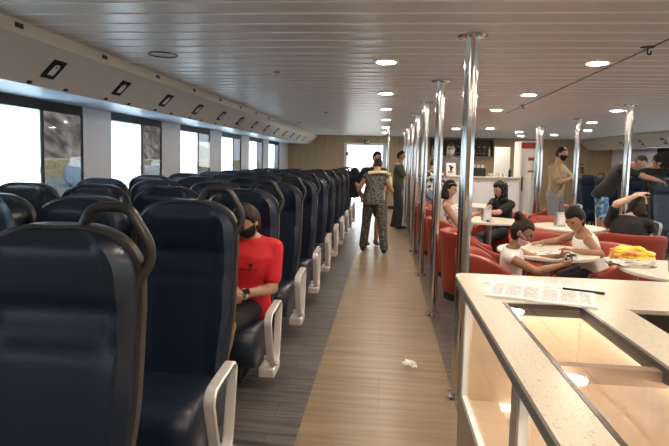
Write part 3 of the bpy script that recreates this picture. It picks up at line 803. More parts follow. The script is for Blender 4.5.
MB().box(-.17, .17, 0, .04, .08, 1.88).build('board', 'white_paint', e, smooth=False); MB().box(-.14, .14, -.1, .14, 0, .08).build('foot', 'trim_grey', e, smooth=False)
# exit sign over the doorway
e = empty('exit_sign', (-.60, YF - .035, 2.09), 0, 'small dark green exit sign above the bright doorway', 'exit sign')
mat('sign_green', (.01, .10, .05), .4)
MB().box(-.09, .09, -.012, .012, -.06, .06).build('board', 'sign_green', e, smooth=False)
b = MB().obox((-.01, -.014, .0), (.008, 0, .006), (0, .002, 0), (-.012, 0, .022)); b.ball((.0, -.014, .036), .009, .003, .009, 8)
b.obox((-.022, -.014, -.03), (.018, 0, .004), (0, .002, 0), (-.002, 0, .005)); b.obox((.012, -.014, -.03), (.004, 0, .001), (0, .002, 0), (-.004, 0, .018)); b.obox((.018, -.014, .008), (.018, 0, -.004), (0, .002, 0), (.001, 0, .004))
b.obox((.055, -.014, 0), (.02, 0, 0), (0, .002, 0), (0, 0, .04)); b.build('running_figure', 'paper', e, smooth=False)
o = MB().box(-.62, -.16, -.03, .0, -.055, .055).build('door_header_plate', 'body_wood', smooth=False); o.location = (-.38, YF - .002, 2.105); tag(o, 'dark brown plate above the doorway beside the exit sign', 'plate')

# ------------------------------------------------------------------ people
def remesh(mb, name, m, parent, voxel, smooth=2):
    me = bpy.data.meshes.new(name); me.from_pydata(mb.v, [], mb.f); me.update()
    bm = bmesh.new(); bm.from_mesh(me); bmesh.ops.recalc_face_normals(bm, faces=bm.faces); bm.to_mesh(me); bm.free()
    t = bpy.data.objects.new('tmp', me); COL.objects.link(t)
    r = t.modifiers.new('r', 'REMESH'); r.mode = 'VOXEL'; r.voxel_size = voxel; r.adaptivity = 0
    dg = bpy.context.evaluated_depsgraph_get(); out = bpy.data.meshes.new_from_object(t.evaluated_get(dg))
    bpy.data.objects.remove(t); bpy.data.meshes.remove(me); out.name = name
    bm = bmesh.new(); bm.from_mesh(out)
    for _ in range(smooth): bmesh.ops.smooth_vert(bm, verts=bm.verts, factor=.5, use_axis_x=True, use_axis_y=True, use_axis_z=True)
    for fc in bm.faces: fc.smooth = True
    bm.to_mesh(out); bm.free()
    out.materials.clear(); out.materials.append(M[m])
    o = bpy.data.objects.new(name, out); COL.objects.link(o); o.parent = parent
    return o

def ik(a, t, l1, l2, pole):
    a, t, pole = V(a), V(t), V(pole); d = t - a; L = min(d.length, (l1 + l2) * .995); n = d.normalized(); t = a + n * L
    x = (l1 * l1 - l2 * l2 + L * L) / (2 * L); h = math.sqrt(max(0, l1 * l1 - x * x))
    p = pole - a; p = p - n * p.dot(n); p.normalize()
    return a + n * x + p * h, t

def head_pts(sc, fn, nth=26, nph=44):
    """rings of a head: returns loft rings in head-local units (x across, y forward, z up)"""
    rings = []
    for i in range(1, nth):
        th = PI * i / nth; ring = []
        for k in range(nph):
            ph = 2 * PI * k / nph
            d = V((math.sin(th) * math.cos(ph), math.sin(th) * math.sin(ph), -math.cos(th)))
            ring.append(fn(d))
        rings.append(ring)
    return rings
def skull(d):
    x, y, z = d
    px, py, pz = x * .074, y * .094, z * .118
    if z < 0:
        t = -z; px *= 1 - .30 * t * t; py *= 1 - .10 * t
        if y > 0: py += .014 * t * (1 - abs(x)) * sm(.2, .8, t); 
        else: py *= 1 - .25 * t
        pz *= 1.0
    if y > .2:
        g = lambda cx, cz, s: math.exp(-((x - cx) ** 2 + (z - cz) ** 2) / (s * s))
        py += .023 * g(0, -.16, .13) + .012 * g(0, .0, .12) + .006 * (g(-.34, .2, .16) + g(.34, .2, .16)) - .010 * (g(-.36, .03, .14) + g(.36, .03, .14))
        py += .007 * (g(-.1, -.48, .11) + g(.1, -.48, .11)) - .005 * g(0, -.34, .08) + .005 * (g(-.5, -.2, .2) + g(.5, -.2, .2))
    return V((px, py, pz))

def person(name, label, H, pelvis, neck, head, face, fwd, hands, feet, top, bottom, skin='skin', hair=('short', 'hair_black'), shoe='black', mask=None,
           voxel=.009, elbow=None, kneep=None, grip=(.6, .6), palm=None, female=False, group=None, cat='person', head_up=None, extras=None, root_z=0., shoulder_lift=(0, 0), build=1.):
    """all joints in world coordinates. hands/feet: (left, right). fwd: chest direction. top=(mat, sleeve, hem) bottom=(mat, kind)"""
    s = H / 1.75; pelvis, neck, head, face, fwd = V(pelvis), V(neck), V(head), V(face).normalized(), V(fwd).normalized()
    loc = V((pelvis.x, pelvis.y, root_z)); root = empty(name, loc, 0, label, cat, group)
    up = (neck - pelvis).normalized(); right = fwd.cross(up).normalized(); fwd = up.cross(right)
    sh = (.165 if female else .185) * (1 + (build - 1) * .6)
    hipw = .095 if female else .088
    SHO = [neck - up * .075 * s + right * (sg * sh * s) + V((0, 0, shoulder_lift[i] * s)) for i, sg in enumerate((-1, 1))]
    HIP = [pelvis + right * (sg * hipw * s) for sg in (-1, 1)]
    la, lf, lt, ls = .285 * s, .255 * s, .43 * s, .42 * s
    elbow = elbow or [SHO[i] + right * (sg * .3) - fwd * .3 - V((0, 0, .5)) for i, sg in enumerate((-1, 1))]
    kneep = kneep or [HIP[i] + fwd * 2 + V((0, 0, .6)) + right * (sg * .15) for i, sg in enumerate((-1, 1))]
    ARM = [ik(SHO[i], hands[i], la, lf, elbow[i]) for i in (0, 1)]
    LEG = [ik(HIP[i], V(feet[i]) + V((0, 0, .075 * s)), lt, ls, kneep[i]) for i in (0, 1)]
    def torso(b, g, lo=0.0, hi=1.0):
        prof = [(-.09, .150, .105), (0, .172, .118), (.10, .160, .110), (.22, .142 if female else .150, .100), (.36, .160, .112), (.45, .172, .108), (.52, .155, .090), (.575, .095, .070), (.60, .062, .058)]
        L = (neck - pelvis).length / .58
        rings = []
        for h, rx, ry in prof:
            if h < lo - .1 or h > hi: continue
            c = pelvis + up * (h * L) + fwd * (.018 * s * math.sin(h * 5)); r = []
            for k in range(20):
                a = 2 * PI * k / 20; cx, sy_ = math.cos(a), math.sin(a); rx_ = rx * (build if h < .54 else 1)
                bust = .035 * s * math.exp(-((h - .40) / .07) ** 2) * math.exp(-((abs(cx) - .5) / .35) ** 2) if female and sy_ > 0 else 0
                r.append(c + right * ((rx_ * s + g) * math.copysign(abs(cx) ** .85, cx)) + fwd * ((ry * s * (build if h < .5 else 1) + g) * sy_ + bust))
            rings.append(r)
        b.loft(rings)
    B = MB(); torso(B, 0)
    B.cone(neck - up * .05 * s, .062 * s, head - face * .012 * s - V(head_up or (0, 0, 1)).normalized() * .05 * s, .053 * s)
    for i, sg in enumerate((-1, 1)):
        E, W = ARM[i]
        B.cone(neck - up * .045 * s, .05 * s, SHO[i] + up * .005 * s, .052 * s); B.cone(SHO[i] - right * sg * .02 * s, .058 * s, SHO[i], .056 * s); B.cone(SHO[i], .053 * s, E, .040 * s); B.cone(E, .042 * s, E.lerp(W, .35), .040 * s); B.cone(E.lerp(W, .35), .040 * s, W, .026 * s)
        K, A = LEG[i]
        B.cone(HIP[i], .088 * s, HIP[i].lerp(K, .5), .072 * s); B.cone(HIP[i].lerp(K, .5), .072 * s, K, .053 * s)
        B.cone(K, .052 * s, K.lerp(A, .33), .056 * s); B.cone(K.lerp(A, .33), .056 * s, A, .036 * s)
        ff = V((fwd.x, fwd.y, 0)); ff = ff.normalized() if ff.length > .1 else V((face.x, face.y, 0)).normalized()
        fd = ff
        B.cone(A - fd * .035 * s - V((0, 0, .035 * s)), .035 * s, A + fd * .13 * s - V((0, 0, .047 * s)), .026 * s)
        # hand: palm and five fingers
        d = (W - E).normalized(); pn = V(palm[i]) if palm else -up; pn = (pn - d * pn.dot(d)); pn = pn.normalized() if pn.length > .05 else right.cross(d).normalized()
        side = d.cross(pn) * (1 if sg > 0 else -1); side.normalize()
        # thumb side: towards the body's mid-line when palms face down
        hs = s * 1.0; rings = []
        for t, w, th in ((-.012, .020, .018), (.02, .030, .015), (.05, .038, .014), (.085, .039, .013), (.097, .034, .010)):
            c = W + d * t * hs; rings.append([c + side * (w * hs * math.cos(2 * PI * k / 12)) + pn * (th * hs * math.sin(2 * PI * k / 12)) for k in range(12)])
        B.loft(rings); cu = grip[i]
        for q, (off, ln) in enumerate(((.027, .072), (.009, .080), (-.009, .074), (-.026, .058))):
            p = W + d * .085 * hs + side * off * hs; dd = d.copy(); r = .0092 * hs
            for seg, fr in enumerate((.45, .32, .23)):
                ang = cu * (.75, .95, .6)[seg] * 1.1; dd = (dd * math.cos(ang) + pn * math.sin(ang)).normalized(); e2 = p + dd * ln * fr * hs
                B.cone(p, r, e2, r * .92, 8); p = e2; r *= .92
        p = W + d * .02 * hs + side * .026 * hs; dd = (d * .6 + side * .75 + pn * .25 * (1 + cu)).normalized(); r = .0115 * hs
        for seg, fr in enumerate((.042, .032, .026)):
            e2 = p + dd * fr * hs; B.cone(p, r, e2, r * .9, 8); p = e2; r *= .9; dd = (dd + d * .35 - side * .25 * cu + pn * .25 * cu).normalized()
    # head
    hu = V(head_up) if head_up else V((0, 0, 1)); hr = face.cross(hu).normalized(); hu = hr.cross(face)
    hsz = s if H > 1.55 else (H / 1.75) ** .18
    T = lambda p: head + (hr * p.x + face * p.y + hu * p.z) * hsz
    B.loft([[T(p) for p in r] for r in head_pts(1, skull)])
    for sg in (-1, 1): B.ball(T(V((sg * .076, -.008, -.008))), .012 * hsz, .018 * hsz, .03 * hsz, 8, Matrix((hr, face, hu)).transposed())
    rel = lambda mb: (setattr(mb, 'v', [tuple(V(p) - loc) for p in mb.v]), mb)[1]
    body = remesh(rel(B), 'body', skin, root, voxel, 1)
    for sg in (-1, 1):
        e = MB().ball(T(V((sg * .031, .078, .006))), .013 * hsz, n=8); rel(e).build('eye', 'eye', root)
    # hair
    style, hm = hair
    if style:
        def hz(d):
            x, y, z = d
            front = .42 + .1 * abs(x) if style != 'cap' else .25
            lim = front if y > .45 else (front + (-.75 - front) * sm(.45, -.25, y) if style in ('short', 'long', 'bun', 'bob') else front)
            if style == 'crop': lim = .5 if y > .4 else .5 + (-.45 - .5) * sm(.4, -.2, y)
            k = sm(lim - .06, lim + .06, z); p = skull(d); nz = .02 * noise.noise(d * 5 + V((H * 9, 0, 0))) + (.07 * noise.noise(d * 9) + .05 * noise.noise(d * 17) if style == 'long' else 0)
            vol = {'short': 1.17, 'crop': 1.07, 'long': 1.22, 'bun': 1.09, 'bob': 1.15, 'cap': 1.10}[style]
            return p * (.90 + (vol + nz - .90) * k)
        h = MB().loft([[T(p) for p in r] for r in head_pts(1, hz)])
        if style in ('long', 'bob'):
            dn = .30 if style == 'long' else .17; rr = []
            for t in range(9):
                q = t / 8; w = (.085 + .04 * q) * (1 - .4 * sm(.75, 1, q)); c = T(V((0, -.045 - .02 * q, .02))) - V((0, 0, 1)) * dn * q * hsz
                rr.append([c + hr * (w * hsz * math.cos(2 * PI * k / 22) * (1 + .08 * math.sin(3 * k + 2 * t))) + face * (.062 * hsz * math.sin(2 * PI * k / 22) * (1 + .1 * math.sin(2 * k + t))) for k in range(22)])
            h.loft(rr)
        if style == 'long':
            rnd = random.Random(4)
            for q in range(46):
                a0 = rnd.uniform(PI * .95, PI * 2.05); z0 = rnd.uniform(-.02, .10); rad = rnd.uniform(.085, .105); pt = []; ph0 = rnd.uniform(0, 6)
                for t in range(15):
                    u = t / 14; cc = T(V((math.cos(a0) * (rad + .015 * u), math.sin(a0) * rad * 1.05 - .01, z0))) - V((0, 0, 1)) * (.26 * u * rnd.uniform(.97, 1.0)) * hsz
                    pt.append(cc + hr * .012 * math.cos(ph0 + u * 17) + face * .012 * math.sin(ph0 + u * 17))
                h.tube(pt, [.011] * 13 + [.009, .005], 6)
        if style == 'bun':
            h.ball(T(V((0, -.075, .105))), .046 * hsz, .046 * hsz, .042 * hsz, 10); h.ball(T(V((.02, -.09, .13))), .028 * hsz, n=8)
        if style == 'cap':
            rr = []
            for t in range(6):
                q = t / 5; rr.append([T(V(((.072 - .03 * q * q) * math.cos(PI * k / 14), .075 + .065 * q + (.01 * math.sin(PI * k / 14)), .050 - .012 * q + .012 * math.sin(PI * k / 14)))) for k in range(15)] + [T(V(((.072 - .03 * q * q) * math.cos(PI * k / 14), .075 + .065 * q, .042 - .012 * q + .012 * math.sin(PI * k / 14)))) for k in range(14, -1, -1)])
            h.loft(rr)
        remesh(rel(h), 'cap' if style == 'cap' else 'hair', hm, root, .007, 1)
    if mask:
        lo, hi = (-.95, -.12) if mask[1] == 'worn' else (-1.1, -.42)
        def mz(d):
            x, y, z = d; k = sm(hi + .05, hi - .02, z) * sm(-.05, .12, y) * sm(lo - .04, lo + .05, z); p = skull(d)
            return V((p.x * (.9 + .17 * k), p.y * (.9 + .19 * k), p.z * (.9 + .14 * k)))
        mk = MB().loft([[T(p) for p in r] for r in head_pts(1, mz)])
        for sg in (-1, 1): mk.tube([T(V((sg * .055, .062, -.035))), T(V((sg * .081, .0, -.005)))], .0028, 6)
        rel(mk).build('face_mask', mask[0], root)
    # clothes
    if top:
        tm, sl, hem = top; c = MB(); g = .014 * s
        torso(c, g, lo=hem, hi=.58 if sl != 'none' else .53)
        for i, sg in enumerate((-1, 1)):
            E, W = ARM[i]
            if sl in ('short', 'long'): c.cone(neck - up * .055 * s, .05 * s + g, SHO[i] + up * .002 * s, .054 * s + g); c.cone(SHO[i] - right * sg * .03 * s, .064 * s + g, SHO[i], .058 * s + g)
            if sl == 'short': c.cone(SHO[i], .057 * s + g, SHO[i].lerp(E, .72), .050 * s + g)
            if sl == 'cap': c.cone(SHO[i] - right * sg * .03 * s, .060 * s + g, SHO[i] - right * sg * .005, .054 * s + g)
            if sl == 'none': c.cone(neck - up * .05 * s + right * sg * .055 * s, .030 * s + g, SHO[i] - right * sg * .055 * s - up * .03 * s, .048 * s + g)
            if sl == 'long': c.cone(SHO[i], .056 * s + g, E, .044 * s + g); c.cone(E, .044 * s + g, W, .030 * s + g)
        if bottom and bottom[1] == 'one':
            for i in (0, 1):
                K, A = LEG[i]; c.cone(HIP[i], .092 * s + g, K, .066 * s + g); c.cone(K, .066 * s + g, A + V((0, 0, .02)), .062 * s + g)
        shirt = remesh(rel(c), 'jumpsuit' if bottom and bottom[1] == 'one' else 'top', tm, root, max(voxel, .009), 2)
    else: shirt = None
    if bottom and bottom[1] != 'one':
        bmn, kind = bottom; c = MB(); g = .013 * s
        rr = []
        for h, rx, ry in ((-.10, .13, .10), (-.04, .17, .12), (.03, .172, .12), (.09, .163, .112)):
            ctr = pelvis + up * h * s; rr.append([ctr + right * ((rx * s + g) * math.cos(2 * PI * k / 20)) + fwd * ((ry * s + g) * math.sin(2 * PI * k / 20)) for k in range(20)])
        c.loft(rr)
        for i in (0, 1):
            K, A = LEG[i]
            if kind == 'shorts': c.cone(HIP[i], .092 * s + g, HIP[i].lerp(K, .82), .074 * s + g)
            else: c.cone(HIP[i], .092 * s + g, K, .062 * s + g); c.cone(K, .062 * s + g, A + V((0, 0, .01)), .052 * s + g)
        remesh(rel(c), 'shorts' if kind == 'shorts' else 'trousers', bmn, root, max(voxel, .009), 2)
    if shoe:
        for i in (0, 1):
            A = LEG[i][1]; c = MB()
            c.cone(A - fd * .035 * s - V((0, 0, .030 * s)), .046 * s, A + fd * .135 * s - V((0, 0, .038 * s)), .036 * s)
            rel(c); c.v = [(x, y, max(z, A.z - loc.z - .075 * s)) for x, y, z in c.v]
            c.build('shoe', shoe, root)
    info = dict(root=root, loc=loc, ARM=ARM, LEG=LEG, SHO=SHO, T=T, rel=rel, up=up, fwd=fwd, right=right, shirt=shirt, s=s, hr=hr, hu=hu, hsz=hsz)
    return info

# 1  woman in red, sitting in the third row and looking down at her phone
y3 = ROWS[2]
p = person('person', 'woman in red T-shirt and black face mask seated among navy seats, looking down', 1.66,
           (-.97, y3 - .15, .50), (-.905, y3 - .20, .985), (-.895, y3 - .305, 1.085), (-.45, -.75, -.55), (.05, -1, 0),
           ((-.885, y3 - .44, .63), (-.985, y3 - .44, .625)), ((-1.02, y3 - .58, 0), (-1.16, y3 - .58, 0)), ('cloth_red', 'short', -.02), ('cloth_black', 'shorts'), skin='skin',
           hair=('short', 'hair_brown'), mask=('mask_black', 'worn'), voxel=.007, female=True, grip=(.9, .9), palm=((-.9, .1, .2), (.9, .1, .2)), build=1.22,
           elbow=[(-.35, y3 - .05, -.1), (-1.6, y3 - .05, -.1)], kneep=[(-.90, -9, 9), (-1.2, -9, 9)])
# watch on the wrist and emblem on the shirt
E0, W0 = p['ARM'][0]; ax = (W0 - E0).normalized(); c0 = E0.lerp(W0, .93); a_ = ax.cross(V((0, 0, 1))).normalized(); b_ = ax.cross(a_)
w_ = MB().tube([c0 + .031 * (math.cos(2 * PI * k / 20) * a_ + math.sin(2 * PI * k / 20) * b_) for k in range(20)], .0075, 8, closed=True)
wt = p['rel'](w_).build('watch_band', 'watch_band', p['root'])
f_ = MB().obox(c0 - a_ * .034 + b_ * .0, a_ * .005, b_ * .016, ax * .018); 
c1 = c0 + (V((0, -1, .5)) - ax * V((0, -1, .5)).dot(ax)).normalized() * .034; n1 = (c1 - c0).normalized(); t1 = n1.cross(ax)
f_ = MB().obox(c1, n1 * .006, t1 * .017, ax * .019); p['rel'](f_).build('watch_face', 'phone', wt, bevel=.003)
ph = empty('smartphone', (-.935, y3 - .54, .665), .0, 'dark smartphone held in both hands by the woman in red', 'phone')
MB().obox((0, 0, 0), (.036, 0, 0), (0, .03, .066), (0, -.0038, .0017)).build('casing', 'phone', ph, bevel=.004)
MB().obox((0, .004, -.0016), (.033, 0, 0), (0, .028, .061), (0, .0006, -.0003)).build('screen', 'black', ph, smooth=False)
ev = p['shirt']; bv = BVHTree.FromPolygons([v.co for v in ev.data.vertices], [list(f.vertices) for f in ev.data.polygons])
lc = p['loc']
def decal(polys, cx, cz, sc, name, m, parent):
    mb = MB()
    for poly in polys:
        pts = []
        for a, h in poly:
            q = V((cx + a * sc, lc.y - .8, cz + h * sc)) - lc; hit = bv.ray_cast(q, V((0, 1, 0)))
            pts.append((hit[0] if hit[0] else q + V((0, .5, 0))) + V((0, -.0035, 0)))
        n = len(pts); mb.add([tuple(x) for x in pts] + [tuple(x + V((0, .003, 0))) for x in pts], [tuple(range(n)), tuple(reversed(range(n, 2 * n)))] + [(i, (i + 1) % n, (i + 1) % n + n, i + n) for i in range(n)])
    return mb.build(name, m, parent, smooth=False)
decal([[(-1, .55), (-.25, .1), (0, .3), (.25, .1), (1, .6), (.45, -.05), (.3, -.4), (-.3, -.4), (-.45, -.05)], [(-.35, -.5), (.35, -.5), (.2, -.75), (-.2, -.75)]], -.855, .805, .030, 'emblem', 'cloth_black', p['root'])
decal([[(-3.2 + i * .8, -1.25), (-2.65 + i * .8, -1.25), (-2.65 + i * .8, -1.05), (-3.2 + i * .8, -1.05)] for i in range(6)], -.855, .805, .030, 'chest_print', 'cloth_black', p['root'])

# 2  woman walking away in a patterned jumpsuit
p = person('person', 'woman in dark patterned jumpsuit standing with her back turned in the aisle', 1.60,
           (-.17, 8.50, .84), (-.16, 8.58, 1.305), (-.12, 8.72, 1.44), (.25, .9, -.25), (.1, 1, 0),
           ((-.40, 8.85, .95), (.12, 8.85, 1.0)), ((-.33, 8.60, 0), (.02, 8.36, 0)), ('jumpsuit', 'cap', -.05), ('jumpsuit', 'one'), hair=('crop', 'hair_brown'), shoe='cloth_black', female=True)
sb = MB().ball((.075, 8.66, 1.10), .05, .07, .17, 10); sb.tube([(.07, 8.62, 1.28), (.0, 8.50, 1.32), (-.12, 8.46, 1.325), (-.27, 8.50, 1.30)], .028, 10)
p['rel'](sb).build('shawl', 'cloth_cream', p['root'])
# 3  man behind her
person('person', 'man in black T-shirt and shorts half hidden behind the woman in the patterned jumpsuit', 1.69,
       (-.20, 9.28, .90), (-.19, 9.27, 1.39), (-.15, 9.22, 1.555), (.75, -.6, -.05), (.3, -1, 0),
       ((-.02, 9.1, .95), (-.42, 9.12, .90)), ((-.13, 9.2, 0), (-.30, 9.12, 0)), ('cloth_black', 'short', -.05), ('cloth_charcoal', 'shorts'), hair=('crop', 'hair_black'), shoe='cloth_grey')
# 4  man in olive green waiting at the bar
p = person('person', 'man in olive green T-shirt and black trousers standing side-on by the bar', 1.76,
           (.27, 11.72, .93), (.30, 11.70, 1.45), (.34, 11.68, 1.62), (1, -.1, -.05), (1, -.05, 0),
           ((.66, 11.85, 1.26), (.66, 11.56, 1.24)), ((.22, 11.84, 0), (.34, 11.56, 0)), ('cloth_olive', 'short', -.05), ('cloth_charcoal', 'trousers'), hair=('crop', 'hair_black'))
# 5  barman
person('person', 'barman in grey T-shirt and pale face mask standing behind the bar', 1.84,
       (1.34, 11.35, 1.07), (1.36, 11.33, 1.61), (1.37, 11.28, 1.79), (-.15, -1, -.12), (0, -1, 0),
       ((1.58, 11.0, 1.28), (1.10, 11.0, 1.28)), ((1.44, 11.3, .112), (1.24, 11.3, .112)), ('cloth_grey', 'short', -.05), ('cloth_black', 'trousers'), hair=('crop', 'hair_grey'), mask=('mask_blue', 'worn'), root_z=.112)
# 6  woman in the floral top
p = person('person', 'woman in sleeveless white floral top with sunglasses on her dark hair, sitting side-on', 1.65,
           (.86, 7.08, .50), (.84, 7.06, 1.0), (.86, 7.03, 1.15), (.95, -.25, -.15), (1, -.2, 0),
           ((1.18, 7.28, .80), (1.16, 6.92, .82)), ((1.3, 7.2, 0), (1.28, 6.98, 0)), ('floral_white', 'none', -.04), ('cloth_jeans', 'trousers'), hair=('bob', 'hair_black'), female=True, skin='skin')
T = p['T']; g_ = MB()
for sg in (-1, 1): g_.ball(T(V((sg * .035, .075, .105))), .03, .012, .022, 8, Matrix((p['hr'], V((.95, -.25, -.15)).normalized(), p['hu'])).transposed())
g_.tube([T(V((-.085, -.02, .07))), T(V((-.06, .07, .105))), T(V((.06, .07, .105))), T(V((.085, -.02, .07)))], .004, 6)
p['rel'](g_).build('sunglasses', 'brushed', p['root'])
# 7  woman with long curls
person('person', 'woman in black with long dark curly hair sitting behind the cream table', 1.68,
       (1.80, 8.0, .50), (1.74, 7.93, .985), (1.69, 7.86, 1.12), (-.9, -.3, -.25), (-.8, -.6, 0),
       ((1.42, 7.56, .80), (1.45, 7.60, .86)), ((1.45, 7.85, 0), (1.5, 7.6, 0)), ('cloth_black', 'short', -.05), ('cloth_charcoal', 'trousers'), hair=('long', 'hair_black'), female=True)
# 8  girl in white
p = person('person', 'girl in sleeveless white top with pink mask below her nose, hair in bun', 1.38,
           (1.06, 4.46, .50), (1.07, 4.42, .815), (1.135, 4.385, .945), (.86, -.33, -.38), (.95, -.25, 0),
           ((1.45, 4.38, .76), (1.40, 4.20, .715)), ((1.30, 4.52, 0), (1.28, 4.34, 0)), ('cloth_white', 'cap', -.05), ('cloth_jeans', 'trousers'), skin='skin_tan', hair=('bun', 'hair_brown'),
           mask=('mask_pink', 'low'), voxel=.006, female=False, grip=(.75, .75), elbow=[(1.2, 4.9, .3), (1.12, 3.7, .25)], palm=((0, -.9, .2), (0, .9, .3)))
o = crumple((0, 0, 0), .055, .045, .04, .5, 2.6, 14, seed=12); 
o = o.build('snack_wrapper', 'mono_print'); o.location = (1.50, 4.285, .742); tag(o, 'small white and black wrapper held in the hands of the girl', 'wrapper')
# 9  boy in a vest
p = person('person', 'boy with black hair in white sleeveless vest leaning on the cream table', 1.45,
           (2.00, 5.04, .52), (1.85, 5.02, .895), (1.755, 4.965, 1.01), (-.78, -.48, -.50), (-.93, .12, 0),
           ((1.66, 4.66, .765), (1.50, 5.08, .765)), ((1.75, 4.9, 0), (1.8, 5.15, 0)), ('cloth_white', 'none', -.05), ('cloth_charcoal', 'shorts'), skin='skin_tan', hair=('short', 'hair_black'), voxel=.007,
           elbow=[(2.2, 4.2, .55), (2.0, 5.9, .5)], palm=((0, 0, -1), (0, 0, -1)), grip=(.2, .2), head_up=(-.35, -.25, 1), build=1.1)
# 10 man in khaki
p = person('person', 'man in khaki shirt with black cross-body strap standing and holding a phone', 1.84,
           (3.01, 9.55, .97), (3.02, 9.53, 1.52), (3.06, 9.50, 1.695), (.85, -.5, -.15), (.75, -.65, 0),
           ((3.32, 9.37, 1.42), (3.20, 9.26, 1.29)), ((3.12, 9.6, 0), (2.92, 9.48, 0)), ('cloth_khaki', 'short', -.10), ('cloth_grey', 'trousers'), hair=('crop', 'hair_black'), mask=('mask_black', 'worn'),
           elbow=[(3.6, 9.6, .5), (2.6, 9.0, .9)], skin='skin')
R_, U_, F_ = p['right'], p['up'], p['fwd']; nk = V((3.02, 9.53, 1.52)); pts = []
for t in range(15):
    a = -.2 + t / 14 * 1.4 ; pts.append(nk - U_ * (.03 + .50 * t / 14) + R_ * (-.11 + .27 * t / 14) + F_ * (.03 + .12 * math.sin(PI * (.12 + .76 * t / 14))))
p['rel'](MB().ribbon(pts, R_, .04, .006)).build('crossbody_strap', 'black', p['root'])
ph = empty('smartphone', (3.34, 9.27, 1.46), .6, 'bright phone in the raised hand of the man in khaki', 'phone')
MB().obox((0, 0, 0), (.036, 0, 0), (0, .012, .072), (0, -.004, .0007)).build('casing', 'phone', ph, bevel=.003)
# 11 man bending over
person('person', 'man in black T-shirt and blue floral shorts bending over the navy seats', 1.86,
       (3.86, 9.72, 1.0), (4.17, 9.63, 1.54), (4.40, 9.55, 1.585), (.72, -.4, -.75), (.85, -.2, -.2),
       ((4.72, 9.55, 1.30), (4.66, 9.3, 1.26)), ((3.88, 9.84, 0), (3.81, 9.58, 0)), ('cloth_black', 'short', -.05), ('floral_blue', 'shorts'), hair=('crop', 'hair_grey'), skin='skin', head_up=(.6, -.2, .75),
       elbow=[(4.6, 9.9, .6), (4.4, 8.8, .7)], build=1.08, kneep=[(5, 9.5, .5), (5, 9.3, .5)])
# 12 person holding their head
p = person('person', 'dark-haired person in black shirt, seated, one bare arm raised with hand on head', 1.70,
       (2.80, 6.30, .47), (2.88, 6.42, .92), (2.99, 6.46, 1.055), (.6, .8, -.15), (.5, .85, 0),
       ((2.93, 6.38, 1.165), (3.25, 6.75, .70)), ((3.05, 6.75, 0), (3.25, 6.75, 0)), ('cloth_black', 'short', -.04), ('cloth_black', 'trousers'), build=1.15, skin='skin_pale', hair=('bob', 'hair_brown'),
       elbow=[(2.1, 6.1, 1.2), (3.6, 6.2, .4)], palm=((.6, .2, -.6), (0, 0, -1)), grip=(.3, .3), shoulder_lift=(-.03, 0))
T = p['T']
p['rel'](MB().tube([T(V((.092 * math.cos(t), -.02, .014 + .142 * math.sin(t) * .92))) for t in [PI * k / 20 for k in range(21)]], .010, 8)).build('headband', 'cloth_cream', p['root'])
# 13 man in a black cap behind the seats
person('person', 'man in black cap and dark shirt leaning with spread arms over the navy seat backs', 1.78,
       (5.12, 10.54, 1.0), (5.09, 10.44, 1.50), (5.07, 10.34, 1.63), (-.15, -.85, -.45), (0, -1, 0),
       ((5.64, 10.14, 1.36), (4.68, 10.14, 1.38)), ((5.2, 10.5, 0), (5.04, 10.5, 0)), ('cloth_black', 'short', -.05), ('cloth_charcoal', 'trousers'), hair=('cap', 'cloth_black'), skin='skin',
       elbow=[(6.0, 10.5, 1.2), (4.2, 10.5, 1.2)])
# 14 woman between the posts at the bar
person('person', 'woman in black and white print blouse half hidden behind the aisle posts at the bar', 1.62,
       (.93, 10.35, .86), (.93, 10.37, 1.33), (.95, 10.42, 1.48), (.5, .85, -.05), (.4, 1, 0),
       ((.80, 10.60, 1.28), (1.15, 10.60, 1.28)), ((.86, 10.33, 0), (1.02, 10.33, 0)), ('mono_print', 'short', -.08), ('cloth_denim', 'trousers'), hair=('crop', 'hair_grey'), female=True)

# ------------------------------------------------------------------ outside
mat('sea', (.20, .33, .37), .2, bump=.6, bscale=.6)
structure(MB().box(-400, -3.6, -300, 500, -3.2, -3.0).box(6.9, 400, -300, 500, -3.2, -3.0).box(-3.6, 6.9, 22, 500, -3.2, -3.0).build('sea_water', 'sea', smooth=False))
spotted('rock', (.37, .32, .25), (.075, .065, .055), .19, .5, .9, .14)
def hill(name, x, y0, y1, h, seed):
    n, m = 60, 16; vs = []
    for i in range(n + 1):
        y = y0 + (y1 - y0) * i / n; e = math.sin(PI * i / n) ** .6
        for j in range(m + 1):
            t = j / m; z = h * e * t ** 1.2 * (1 + .25 * noise.noise(V((y * .02, t * 3, seed)))) + 2.5 * noise.noise(V((y * .09, t * 9, seed + 4))) * t
            vs.append((x - 90 * t + 6 * noise.noise(V((y * .06, t * 6, seed + 9))), y, -3 + z))
    b = MB().add(vs, [(i * (m + 1) + j, (i + 1) * (m + 1) + j, (i + 1) * (m + 1) + j + 1, i * (m + 1) + j + 1) for i in range(n) for j in range(m)])
    return structure(b.build(name, 'rock', angle=180))
hill('hill', -110, -60, 420, 130, 2)
hill('hill', 190, -80, 420, 40, 7)
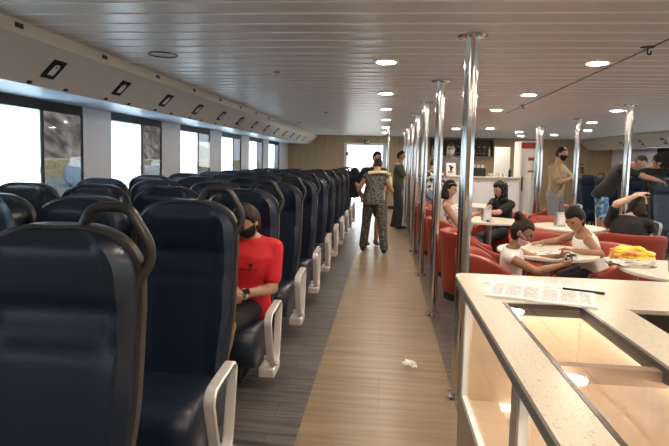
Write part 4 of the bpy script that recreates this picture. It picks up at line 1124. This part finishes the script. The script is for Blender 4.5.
# quay and a moored launch seen through the windows
spotted('quay_stone', (.62, .52, .30), (.46, .38, .20), 1.2, .5, .9, .1)
o = structure(MB().box(-90, -64, 20, 260, -3.1, .2).build('quay_path', 'quay_stone', smooth=False))
def boat(x, y, rz, label, k=1., col='white_paint'):
    e = empty('motor_boat', (x, y, -3.0), rz, label, 'boat', 'boats in the harbour'); e.scale = (k, k, k)
    rings = []
    for i in range(13):
        t = i / 12; w = 1.6 * (1 - sm(.55, 1.0, t) ** 1.5 * .97); sh = 1.5 + .7 * t * t; kz = -.3 + .9 * sm(.8, 1, t)
        xx = -5 + 10.5 * t
        rings.append([(xx, -w, sh), (xx, -w * .93, .7), (xx - .3 * t, -w * .45, kz), (xx - .3 * t, w * .45, kz), (xx, w * .93, .7), (xx, w, sh), (xx, w * .9, sh - .05), (xx, -w * .9, sh - .05)])
    MB().loft(rings).build('hull', col, e)
    MB().loft([[(-3.5, -1.2, 1.5), (-3.5, 1.2, 1.5), (-3.2, 1.1, 3.0), (-3.2, -1.1, 3.0)], [(1.8, -1.1, 1.7), (1.8, 1.1, 1.7), (.8, 1.0, 3.0), (.8, -1.0, 3.0)]]).build('cabin', 'white_paint', e, smooth=False)
    MB().box(-2.9, .3, -1.17, 1.17, 2.15, 2.75).build('cabin_window', 'dark_plastic', e, smooth=False)
    MB().tube([(-1, 0, 3.0), (-1, 0, 6.0)], .05, 8).build('mast', 'white_paint', e)
    MB().tube([(2, -1.1, 2.0), (2, -1.1, 2.6), (5.2, 0, 3.1), (2, 1.1, 2.6), (2, 1.1, 2.0)], .035, 6).build('bow_rail', 'steel', e)
mat('hull_blue', (.50, .62, .72), .35)
boat(-44.4, 73, math.radians(-75), 'blue and white motor boat moored outside the first window', 1.35, 'hull_blue')
boat(-50, 112, math.radians(-95), 'white motor boat moored farther off, seen through the second window', 1.2)
# bright open deck beyond the doorway
structure(MB().box(-3.2, 6.9, YF + .12, 21, -.05, 0).build('deck_floor', 'white_paint', smooth=False))
structure(MB().box(-3.2, 2.0, 19.2, 19.3, 0, 2.6).build('wall_deck', 'white_paint', smooth=False))

# ------------------------------------------------------------------ daylight
w = bpy.data.worlds.new('world'); S.world = w; w.use_nodes = True
bg = w.node_tree.nodes['Background']; bg.inputs[0].default_value = (.74, .87, 1.0, 1); bg.inputs[1].default_value = 3.4
sun = bpy.data.lights.new('sun', 'SUN'); sun.energy = 5.0; sun.angle = math.radians(.6); sun.color = (1, .92, .80)
so = bpy.data.objects.new('sun', sun); COL.objects.link(so); so.rotation_euler = V((-.55, .50, -.67)).to_track_quat('-Z', 'Y').to_euler()

S.view_settings.view_transform = 'Standard'; S.view_settings.look = 'None'; S.view_settings.gamma = 1; S.view_settings.use_curve_mapping = False
S.view_settings.exposure = 1.14
S.cycles.max_bounces = 8; S.cycles.transparent_max_bounces = 16; S.cycles.sample_clamp_indirect = 6
